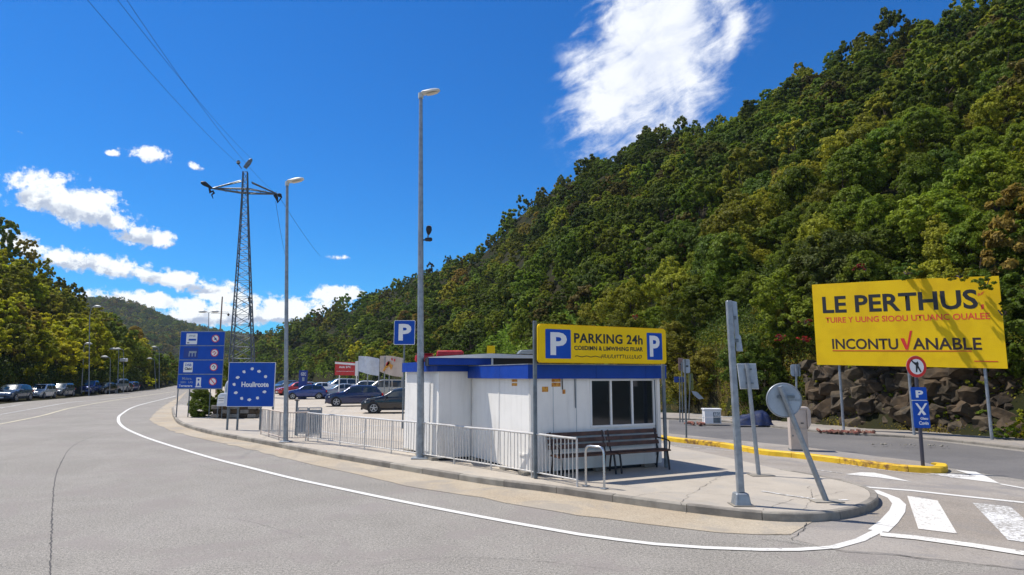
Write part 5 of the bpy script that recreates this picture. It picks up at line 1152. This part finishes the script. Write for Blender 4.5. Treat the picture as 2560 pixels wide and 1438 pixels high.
def in_view(x, y, z, m=40):
    d = Vector((x, y, z - CAMZ)); cy_ = d.y * math.cos(PITCH) + d.z * math.sin(PITCH); 
    if cy_ < 1: return None
    up = -d.y * math.sin(PITCH) + d.z * math.cos(PITCH); u = 1280 + FPX * d.x / cy_; v = 719 - FPX * up / cy_
    return (u, v, cy_)
cand = []
def scatter(T, sp_fn, t0, t1, umin, umax, label, rmax=1e9, stepf=1.0):
    x0, x1, y0, y1 = -420, 190, 4, 600; 
    if label == 'far': x0, x1, y0, y1 = -1000, 500, 380, 1100
    base = sp_fn(0)
    gx = np.arange(x0, x1, base); gy = np.arange(y0, y1, base); XX, YY = np.meshgrid(gx, gy); XX = XX + RNG.uniform(-.48, .48, XX.shape) * base; YY = YY + RNG.uniform(-.48, .48, YY.shape) * base
    XX, YY = XX.ravel(), YY.ravel(); rr = np.hypot(XX, YY); az_ = np.arctan2(XX, YY)
    rb = np.interp(az_, T[:, 0], T[:, 1]); r2 = np.interp(az_, T[:, 0], T[:, 2]); tt = (rr - rb) / (r2 - rb)
    u_ = 1280 + FPX * np.tan(az_) / math.cos(PITCH)
    keep = (tt > t0) & (tt < t1) & (rr < rmax) & (az_ > T[0, 0]) & (az_ < T[-1, 0]) & (YY > 0) & (u_ > umin) & (u_ < umax)
    keep &= RNG.uniform(size=len(XX)) < np.clip((base / np.array([sp_fn(r) for r in rr])) ** 2, 0, 1)
    zz = height(XX, YY)
    for x, y, z, r, t_ in zip(XX[keep], YY[keep], zz[keep], rr[keep], tt[keep]):
        vv = in_view(x, y, z + 2)
        if vv is None or not (-160 < vv[0] < 2760) or vv[1] < -160: continue
        cand.append([label, x, y, z, r, t_, vv[0], vv[1]])
scatter(T_R, lambda r: 2.5 if r < 62 else 3.0 if r < 130 else 3.7 if r < 260 else 5.2, .0, 1.12, 440, 2800, 'right')
scatter(T_L, lambda r: 3.1 if r < 140 else 4.0, .07, 1.12, -200, 560, 'left')
print('cands', len(cand))
def fits(c):   # keep the rock cut face clear of trunks at its foot
    return not (c[0] == 'right' and c[4] < 60 and c[5] < .004)
cand = [c for c in cand if fits(c)]
trees = []
for c in cand:
    lab, x, y, z, r, t_, u, v = c
    s = 1.22 * (random.uniform(.75, 1.25) if r > 60 else random.uniform(.8, 1.15)) * (1.0 if r < 150 else 1.12 if r < 260 else 1.5)
    s *= random.choice((.58, .7, .82, .92, 1.02, 1.15)) * (1 if lab == 'right' or r < 140 else .8)
    if t_ > .93: s *= random.choice((.45, .6, .7, .9))
    if lab == 'left': s *= 1.15
    trees.append([lab, x, y, z, r, t_, u, v, s, s * 2.1 / r])
# which trees show largest: hide those whose crown sits right behind a nearer, higher one on the screen grid
trees.sort(key=lambda c: c[4]); seen = {}; score = []
for c in trees:
    key = (int(c[6] // 14), int(c[7] // 14)); k2 = seen.get(key, 0); seen[key] = k2 + 1
    for du in (-1, 0, 1): seen[(key[0] + du, key[1])] = seen.get((key[0] + du, key[1]), 0) + 1
    vis = 0 <= c[6] <= 2560 and 0 <= c[7] <= 1000
    score.append((c[9] if vis and k2 < 3 else 0))
order = sorted(range(len(trees)), key=lambda q: -score[q]); solo = set(order[:292])
tone = {M_leaf: 'green', M_leaf_o: 'olive green', M_leaf_d: 'dark green', M_leaf_y: 'yellow green', M_leaf_b: 'brownish'}
def zone(lab, u, v):
    if lab == 'left': return 'on the left hill above the cars' if u < 180 else 'on the left hill where the road bends'
    if v < 60: return 'at the very top of the right slope'
    if 2020 < u and v < 690: return 'on the slope above the yellow billboard' if u < 2300 else 'above the right end of the billboard'
    if 2020 < u: return 'at the rock face around the billboard'
    if 1660 < u: return 'behind the thick square post' if v > 560 else 'high on the slope over the square post'
    if 1330 < u: return 'behind the yellow parking sign' if v > 600 else 'high on the slope over the parking sign'
    return 'on the slope behind the white kiosk' if v > 600 else 'high on the slope over the kiosk'
cells = {}; rest = []
for q, c in enumerate(trees):
    lab, x, y, z, r, t_, u, v, s, _ = c
    pn = mnoise.noise(Vector((x * .045, y * .045, 3)))
    near = r < 62; kit = NEAR if near else MIDV
    if lab == 'left':
        w_ = [.6, 4, .1, .6, 12, 1.6, .6] if (u < 250 and v > 600) else [3, 3, 1, 3, 3, .5, 3]  # yellow-green crowns favoured here so leaf colour stands in for sunlight on the hill
        if near: w_ = w_[:6]
    elif near: w_ = [3, 3 + 4 * pn, 3, 2, 3 + 4 * pn, .12]
    else: w_ = [3, 2 + 5 * pn, 2 - 2 * pn, 3, .35, .5 + .8 * pn, 3]
    k = random.choices(range(len(kit)), [max(.05, a) for a in w_])[0]
    if q in solo:
        cm_, tm, m = kit[k]; cells.setdefault((tone[m], zone(lab, u, v)), []).append((u, v, c, cm_, tm))
    else: rest.append((c, k))
ordn = ['lowest', 'second lowest', 'third', 'fourth', 'fifth', 'sixth', 'seventh', 'eighth', 'ninth', 'tenth', 'eleventh', 'twelfth']
def words_for(i, n):
    if n == 1: return ''
    return f', number {i + 1}'
FORMS = ['rounded', 'broad', 'slender', 'squat', 'uneven', 'full', 'ragged', 'leaning', 'open', 'dense', 'spreading', 'small-topped']
used = {}
for (tn, zn), lst in cells.items():
    lst.sort(key=lambda a: -a[2][8])
    n = len(lst); cols = max(1, math.ceil(math.sqrt(n)))
    by_u = sorted(lst, key=lambda a: a[0]); colsz = math.ceil(n / cols)
    for ci in range(cols):
        colm = sorted(by_u[ci * colsz:(ci + 1) * colsz], key=lambda a: -a[1])
        cname = '' if cols == 1 else {2: ['left half', 'right half'], 3: ['left third', 'middle', 'right third']}.get(cols, [None] * 20)[ci] if cols <= 3 else ['far left', 'left', 'centre-left', 'centre', 'centre-right', 'right', 'far right'][round(ci * 6 / (cols - 1))]
        for ri, (u, v, c, cm_, tm) in enumerate(colm):
            m_ = len(colm); rn = '' if m_ == 1 else 'lowest ' if ri == 0 else 'topmost ' if ri == m_ - 1 else ['', 'second lowest ', 'third lowest ', 'fourth lowest ', 'fifth lowest ', 'sixth lowest ', 'seventh lowest '][min(ri, 6)]
            kind_ = 'tree' if c[8] > .9 else 'small tree'
            lb_ = f"{rn}{tn} {kind_} {zn}".replace('on the left hill where the road bends', 'on the left hill by the bend') + (f", {cname}" if cname else '')
            if lb_ in used: used[lb_] += 1; lb_ += f', upper twin'
            else: used[lb_] = 1
            t = thing('oak_tree', lb_[0].lower() + lb_[1:], 'tree', (c[1], c[2], c[3] - (.9 if c[4] < 64 else .3)), random.uniform(0, 6.28), 'trees on the left hill' if c[0] == 'left' else 'trees on the right slope')
            link('trunk', tm, t); link('crown', cm_, t); s = c[8]; t.scale = (s * random.uniform(.9, 1.15), s * random.uniform(.9, 1.15), s * random.uniform(.85, 1.25) * (1.35 if c[5] > .93 else 1))
            t.rotation_euler = (random.gauss(0, .07), random.gauss(0, .07), random.uniform(0, 6.28))
print('solo trees', sum(len(l) for l in cells.values()), 'rest', len(rest))

def gn_instancer(name, pts, kits, label):
    """one stuff object: points that carry whole-tree meshes through geometry nodes"""
    me = bpy.data.meshes.new(name); me.from_pydata([p[0] for p in pts], [], [])
    a = me.attributes.new('rot', 'FLOAT_VECTOR', 'POINT'); a.data.foreach_set('vector', np.array([p[1] for p in pts], dtype=np.float32).ravel())
    a = me.attributes.new('scl', 'FLOAT_VECTOR', 'POINT'); a.data.foreach_set('vector', np.array([p[2] for p in pts], dtype=np.float32).ravel())
    a = me.attributes.new('pick', 'INT', 'POINT'); a.data.foreach_set('value', np.array([p[3] for p in pts], dtype=np.int32))
    o = link(name, me, None, kind='stuff', label=label)
    ng = bpy.data.node_groups.new(name, 'GeometryNodeTree'); ng.interface.new_socket('Geometry', in_out='INPUT', socket_type='NodeSocketGeometry'); ng.interface.new_socket('Geometry', in_out='OUTPUT', socket_type='NodeSocketGeometry')
    gi = ng.nodes.new('NodeGroupInput'); go = ng.nodes.new('NodeGroupOutput'); prev = None
    join = ng.nodes.new('GeometryNodeJoinGeometry')
    at = {n: ng.nodes.new('GeometryNodeInputNamedAttribute') for n in ('rot', 'scl', 'pick')}
    for n, t_ in (('rot', 'FLOAT_VECTOR'), ('scl', 'FLOAT_VECTOR'), ('pick', 'INT')): at[n].data_type = t_; at[n].inputs[0].default_value = n
    for k, ob in enumerate(kits):
        oi = ng.nodes.new('GeometryNodeObjectInfo'); oi.inputs[0].default_value = ob; oi.transform_space = 'ORIGINAL'
        cmp_ = ng.nodes.new('FunctionNodeCompare'); cmp_.data_type = 'INT'; cmp_.operation = 'EQUAL'; cmp_.inputs[3].default_value = k
        ip = ng.nodes.new('GeometryNodeInstanceOnPoints'); L_ = ng.links.new
        L_(at['pick'].outputs[0], cmp_.inputs[2]); L_(cmp_.outputs[0], ip.inputs['Selection']); L_(gi.outputs[0], ip.inputs['Points']); L_(oi.outputs['Geometry'], ip.inputs['Instance'])
        L_(at['rot'].outputs[0], ip.inputs['Rotation']); L_(at['scl'].outputs[0], ip.inputs['Scale']); L_(ip.outputs[0], join.inputs[0])
    ng.links.new(join.outputs[0], go.inputs[0]); md = o.modifiers.new('instances', 'NODES'); md.node_group = ng; return o
def kit_obj(cm_, nm):
    """an object already standing in the scene whose crown mesh the masses reuse"""
    for o in bpy.data.objects:
        if o.data is cm_: return o
def crown_tree(kitlist, names, spots):
    out = []
    for (cm_, tm, m), (lb_, x, y, s) in zip(kitlist, spots):
        z = float(height(x, y)); t = thing('oak_tree', lb_, 'tree', (x, y, z - .3), random.uniform(0, 6), 'trees on the right slope'); t.scale = (s, s, s)
        link('trunk', tm, t); out.append(link('crown', cm_, t))
    return out
mid_objs = [kit_obj(k[0], '') for k in MIDV]
miss = [q for q, o in enumerate(mid_objs) if o is None]; print('missing', miss)
for q in miss: mid_objs[q] = next(o for o in mid_objs if o is not None)
# far crowns: six real trees at the car park end carry the far kit meshes
spots = []
for q, (u, Y, tn) in enumerate([(655, 232, 'green'), (700, 212, 'olive'), (625, 250, 'dark'), (740, 200, 'green'), (775, 186, 'fresh green'), (590, 268, 'brownish')]):
    p = D(u, 950, Y); spots.append((f"small {tn} tree beyond the car park, {['under the pylon', 'left of the blue totem sign', 'left of the pylon foot', 'beside the shorter lamp post', 'over the dark totem sign', 'behind the border sign'][q]}", p.x, Y, 1.6))
far_objs = crown_tree(FARV, None, spots)
mid_rest, far_rest = [], []
for c, k in rest:
    lab, x, y, z, r, t_, u, v, s, _ = c; rot = (random.gauss(0, .08), random.gauss(0, .08), random.uniform(0, 6.28)); scl = (s * random.uniform(.9, 1.15), s * random.uniform(.9, 1.15), s * random.uniform(.85, 1.25) * (1.35 if t_ > .93 else 1))
    if r < 170: mid_rest.append(((x, y, z - .3), rot, scl, min(k, len(MIDV) - 1)))
    else: far_rest.append(((x, y, z - .3), rot, scl, k % 6))
gn_instancer('hillside_woods', mid_rest, mid_objs, 'unbroken oak wood filling both near hillsides')
gn_instancer('valley_woods', far_rest, far_objs, 'mass of trees further up the valley sides')
cand = []
scatter(T_F, lambda r: 8.5, .0, 1.06, -100, 1000, 'far')
print('far', len(cand))
gn_instancer('distant_woods', [((c[1], c[2], c[3] - 1), (0, 0, random.uniform(0, 6)), (2.6 * random.uniform(.8, 1.3),) * 2 + (2.1 * random.uniform(.8, 1.3),), random.randrange(6)) for c in cand], far_objs, 'woods covering the far hill beyond the bend')

# ------------------------------------------------------------------ shrubs, creepers and dry grass
def bush(name, label, u, v, Y, rx, rz, m, n=3000, leaf=.07, z=None, seed=1, cat='shrub', lobes=7, cols=None):
    p = D(u, v, Y) if v else D(u, 950, Y); z = float(height(p.x, p.y)) if z is None else z
    t = thing(name, label, cat, (p.x, Y, z)); cm_, ce = leaf_crown(seed, n, leaf, rx, rz, lobes, m=m, name='foliage', low=-.5); link('foliage', cm_, t)
    link('stem', trunk_mesh(seed, [tuple(c) for c in ce], .04, 0), t); return t
bush('shrub', 'dark green bush under the information sign', 507, 950, G(507, 1044, PZ).y + 1.1, 1.15, 1.05, M_leaf_d, 22000, .05, PZ - .05, 5)
bush('shrub', 'tall dark shrub filling the gap between the two blue signs', 562, 950, G(507, 1044, PZ).y + 3.0, .8, 1.9, M_leaf, 6000, .06, PZ - .05, 6)
for q, (u, Y, rx, lb_) in enumerate([(364, 118, 2.4, 'round yellow green bush by the road bend below the lamp poles'), (269, 96, 1.4, 'small upright green bush between the blue pickup and the silver van'), (346, 128, 1.5, 'low bush just left of the round yellow green bush'), (185, 82, 1.0, 'grassy clump beside the grey people carrier'),
        (412, 150, 2.2, 'olive bush close to the last roadside lamp'), (432, 165, 2.2, 'green bush where the road disappears')]):
    bush('shrub', lb_, u, 950, Y, rx, rx * .9, [M_leaf_y, M_leaf_y, M_leaf, M_leaf_y, M_leaf_o, M_leaf][q], 2600, .13, 0, 20 + q)
for q, (u, v, Y, rx, rz, lb_) in enumerate([(2545, 1090, 23.4, .55, .5, 'bright green creeper on the verge at the right edge'), (2510, 1098, 23.2, .5, .35, 'low weeds at the foot of the right billboard post'), (1862, 1050, 31, .6, .5, 'green weeds in front of the blue tarpaulin')]):
    bush('shrub', lb_, u, v, Y, rx, rz, M_leaf_y if q == 0 else M_leaf, 1500, .05, .08, 40 + q)
# drooping branches over the billboard top
def spray(u, v, Y, rx, rz, m, n, leaf, seed, label):
    p = D(u, v, Y); t = thing('overhanging_branch', label, 'branch', (p.x, p.y, p.z - rz * .62)); cm_, ce = leaf_crown(seed, n, leaf, rx, rz, 6, m=m, name='foliage'); link('foliage', cm_, t)
    b = Vector((.1, .4, rz * .95)); mb = MB(); mb.tube([b, b * .5 + Vector((0, 0, .05)), (0, 0, rz * .6)], [.03, .025, .015], 6)
    for c in ce[1:5]: mb.tube([(0, 0, rz * .6), tuple(c)], [.02, .008], 5)
    link('bough', mb.mesh('bough', M_bark), t)
spray(2468, 712, 22.2, .62, .42, M_leaf, 1500, .055, 51, 'leafy branch hanging over the upper right corner of the billboard')
spray(2405, 692, 22.8, .7, .35, M_leaf_o, 1300, .055, 52, 'leafy branch brushing the top edge of the billboard')
spray(2512, 785, 21.9, .45, .5, M_leaf, 1200, .055, 53, 'leafy branch drooping past the right edge of the billboard')
spray(2270, 684, 24.2, .8, .4, M_leaf_d, 1300, .06, 54, 'dark branch above the middle of the billboard')
def bush_at(name, label, p, rx, rz, m, n, leaf, seed):
    t = thing(name, label, 'creeper', p); cm_, ce = leaf_crown(seed, n, leaf, rx, rz, 6, m=m, name='foliage'); link('foliage', cm_, t); link('stem', trunk_mesh(seed, [tuple(c) for c in ce], .03, 0), t)
for q, (u, v) in enumerate([(1950, 838), (2008, 845), (2150, 668), (1588, 790), (2012, 800)]):
    az0 = math.atan2(ray(u, v).x, ray(u, v).y); rb = float(np.interp(az0, T_R[:, 0], T_R[:, 1])) + .2; d = ray(u, v); k = (rb - .5 * (q % 2)) / math.hypot(d.x, d.y)
    bush_at('red_creeper', ['red leaved creeper hanging left of the billboard', 'red creeper right behind the leaning sign, touching the billboard edge', 'red creeper over the billboard top left', 'red leaves above the parking sign', 'small red creeper tuft between tree trunks left of the billboard'][q],
            Vector((d.x * k, d.y * k, CAMZ + d.z * k)) - Vector((0, 0, .3)), .55, .3, M_leaf_r, 500, .05, 60 + q)
# hanging undergrowth on the rock cut and dry grass along its foot
def tuft_mass(name, label, fn, n, h, m, wd=.018):
    g = RNG; P = np.array([fn(g) for _ in range(n)]); a = g.uniform(0, 6.28, n); hh_ = h * g.uniform(.4, 1.2, n); lean = g.normal(0, .35, (n, 2)) * hh_[:, None]
    dx, dy = np.cos(a) * wd, np.sin(a) * wd; V = np.zeros((n, 3, 3)); V[:, 0] = P + np.stack([-dx, -dy, 0 * a], 1); V[:, 1] = P + np.stack([dx, dy, 0 * a], 1); V[:, 2] = P + np.stack([lean[:, 0], lean[:, 1], hh_], 1)
    me = bpy.data.meshes.new(name); me.from_pydata(V.reshape(-1, 3).tolist(), [], np.arange(3 * n).reshape(-1, 3).tolist()); me.materials.append(m); return link(name, me, None, kind='stuff', label=label)
def along(T, lo, hi, r0, r1):
    def f(g):
        a = g.uniform(lo, hi); r = np.interp(a, T[:, 0], T[:, 1]) + g.uniform(r0, r1); x, y = r * math.sin(a), r * math.cos(a); return (x, y, max(float(height(x, y)), .05))
    return f
azu = lambda u: math.atan((u - 1280) / FPX * 1.0)
tuft_mass('dry_grass', 'dry straw coloured grass along the foot of the rock', along(T_R, azu(1640), azu(2560), -.5, .35), 5000, .28, M_dry)
tuft_mass('dry_grass', 'dry grass bank beyond the kiosk under the trees', along(T_R, azu(1620), azu(1860), -.6, 1.6), 6000, .45, M_dry)
tuft_mass('verge_grass', 'green grass along the left verge', along(T_L, azu(-150), azu(440), -1.2, 3), 6000, .5, M_leaf_y, .04)
def undergrowth(name, label, T, lo, hi, r0, r1, n, leaf, m, up=.5, clump=900):
    g = RNG; ca = g.uniform(lo, hi, clump); cr = g.uniform(0, 1, clump) ** .9; k = g.integers(0, clump, n)
    a = ca[k] + g.normal(0, .010, n); rb_ = np.interp(a, T[:, 0], T[:, 1]); r = rb_ + r0 + cr[k] * (r1 - r0) + g.normal(0, .25, n)
    x, y = r * np.sin(a), r * np.cos(a); z = np.maximum(height(x, y), 0) + np.abs(g.normal(0, up, n)); P = np.stack([x, y, z], 1)
    nrm = g.normal(size=(n, 3)) + np.stack([-np.sin(a), -np.cos(a), a * 0 + .8], 1); nrm /= np.linalg.norm(nrm, axis=1)[:, None]
    t1 = np.cross(nrm, g.normal(size=(n, 3))); t1 /= np.linalg.norm(t1, axis=1)[:, None]; t2 = np.cross(nrm, t1); s = leaf * g.uniform(.5, 1.3, n)[:, None]
    V = np.stack([P - t1 * s, P - t2 * s * .55, P + t1 * s, P + t2 * s * .55], 1).reshape(-1, 3)
    me = bpy.data.meshes.new(name); me.vertices.add(4 * n); me.vertices.foreach_set('co', V.ravel()); me.loops.add(4 * n); me.loops.foreach_set('vertex_index', np.arange(4 * n, dtype=np.int32))
    me.polygons.add(n); me.polygons.foreach_set('loop_start', np.arange(0, 4 * n, 4, dtype=np.int32)); me.update(calc_edges=True); me.materials.append(m); return link(name, me, None, kind='stuff', label=label)
undergrowth('undergrowth', 'dark leafy undergrowth covering the bank above the rock face', T_R, azu(1500), azu(2700), .9, 10, 90000, .075, M_leaf_d, .5, 2600)
undergrowth('undergrowth', 'olive scrub creeping down over the bank and rock', T_R, azu(1600), azu(2700), -.15, 3.5, 42000, .065, M_leaf_o, .3, 700)
undergrowth('brush', 'dry brown brush on the bank beyond the kiosk', T_R, azu(1600), azu(2060), .1, 2.2, 22000, .055, M_leaf_b, .18, 700)
undergrowth('undergrowth', 'dark scrub along the foot of the left hill behind the parked cars', T_L, azu(-200), azu(520), .5, 12, 60000, .15, M_leaf_d, .6, 1500)
undergrowth('undergrowth', 'green scrub along the foot of the slope behind the car park', T_R, azu(560), azu(1500), .0, 16, 60000, .22, M_leaf, .7, 1500)
undergrowth('brush', 'dry brown creepers matted over the stones below the billboard', T_R, azu(2030), azu(2660), -.45, 1.3, 26000, .05, M_leaf_b, .15, 500)
# rock face
rf = thing('rock_face', 'rough brown stone face below the billboard', 'x'); del rf['category']; rf['kind'] = 'structure'
rocks = []
for q in range(7):
    bm = bmesh.new(); bmesh.ops.create_icosphere(bm, subdivisions=2, radius=1); sd = Vector((q * 5.1, 2, 7))
    for v_ in bm.verts:
        n_ = mnoise.noise(v_.co * 1.1 + sd); v_.co *= 1 + .35 * n_; 
        for ax in range(3): v_.co[ax] = max(-.62 - .2 * n_, min(.62 + .2 * n_, v_.co[ax]))
    me = bpy.data.meshes.new('stone'); bm.to_mesh(me); bm.free(); me.materials.append(M_rock if q % 3 else M_rock2); rocks.append(me)
cnt = 0
for u in np.arange(2020, 2640, 16):
    a = azu(u); rb = float(np.interp(a, T_R[:, 0], T_R[:, 1])); H_ = 2.9; k = 0; zc = -.05
    while zc < H_ and cnt < 290:
        s = random.choice((.2, .26, .34, .5, .62)) * random.uniform(.8, 1.15); aa = a + random.uniform(-.006, .006); r = rb - .05 + zc * .45 + random.uniform(-.15, .2)
        o = link('stone', random.choice(rocks), rf); o.location = (r * math.sin(aa), r * math.cos(aa), zc + s * .4); o.scale = (s * random.uniform(.7, 1.9), s, s * random.uniform(.6, 1)); o.rotation_euler = (random.gauss(0, .4), random.gauss(0, .4), random.uniform(0, 6.28))
        zc += s * random.uniform(.7, 1.2); cnt += 1
print('stones', cnt)
# undergrowth over the rock face top
for q, u in enumerate(range(1660, 2600, 25)):
    a = azu(u) + random.uniform(-.01, .01); rb = float(np.interp(a, T_R[:, 0], T_R[:, 1])); zz_ = random.uniform(1.4, 3.0) if q % 3 else random.uniform(.3, 1.2); r = rb + .15 + zz_ * .42
    side_ = 'left of' if u < 2040 else 'behind' if u < 2500 else 'right of'
    t = thing('undergrowth_bush', f"{['dark', 'olive', 'leafy', 'straggling', 'dense'][q % 5]} bush {'at the foot of' if zz_ < 1 else 'hanging over'} the rock face {side_} the billboard, {'by the kiosk' if u < 1860 else 'by the post' if u < 2040 else 'left post' if u < 2200 else 'middle post' if u < 2350 else 'right post'}", 'shrub', (r * math.sin(a), r * math.cos(a), zz_ - .3), 0, 'bushes on the rock face')
    lbc = t['label']; ulab = globals().setdefault('ulab', {}); ulab[lbc] = ulab.get(lbc, 0) + 1
    if ulab[lbc] > 1: t['label'] = lbc.replace('bush', 'shrub' if ulab[lbc] == 2 else 'thicket')
    cm_, ce = leaf_crown(80 + q, 1500, .06, .8, .7, 6, m=[M_leaf_d, M_leaf_o, M_leaf, M_leaf_d, M_leaf][q % 5], name='foliage'); link('foliage', cm_, t); link('stem', trunk_mesh(80 + q, [tuple(c) for c in ce], .03, 0), t)
# ------------------------------------------------------------------ air: thin even haze over the whole valley
hm = bpy.data.materials.new('haze'); hm.use_nodes = True; t = NT(hm.node_tree); o = t.n('ShaderNodeOutputMaterial'); pv = t.n('ShaderNodeVolumePrincipled')
pv.inputs['Color'].default_value = (.72, .84, 1, 1); pv.inputs['Density'].default_value = .0001; pv.inputs['Anisotropy'].default_value = .2; t.link(pv.outputs[0], o.inputs['Volume'])
hzb = MB().box((-100, 300, 99), (2600, 2400, 204)); link('haze', hzb.mesh('haze', hm), None, kind='stuff')
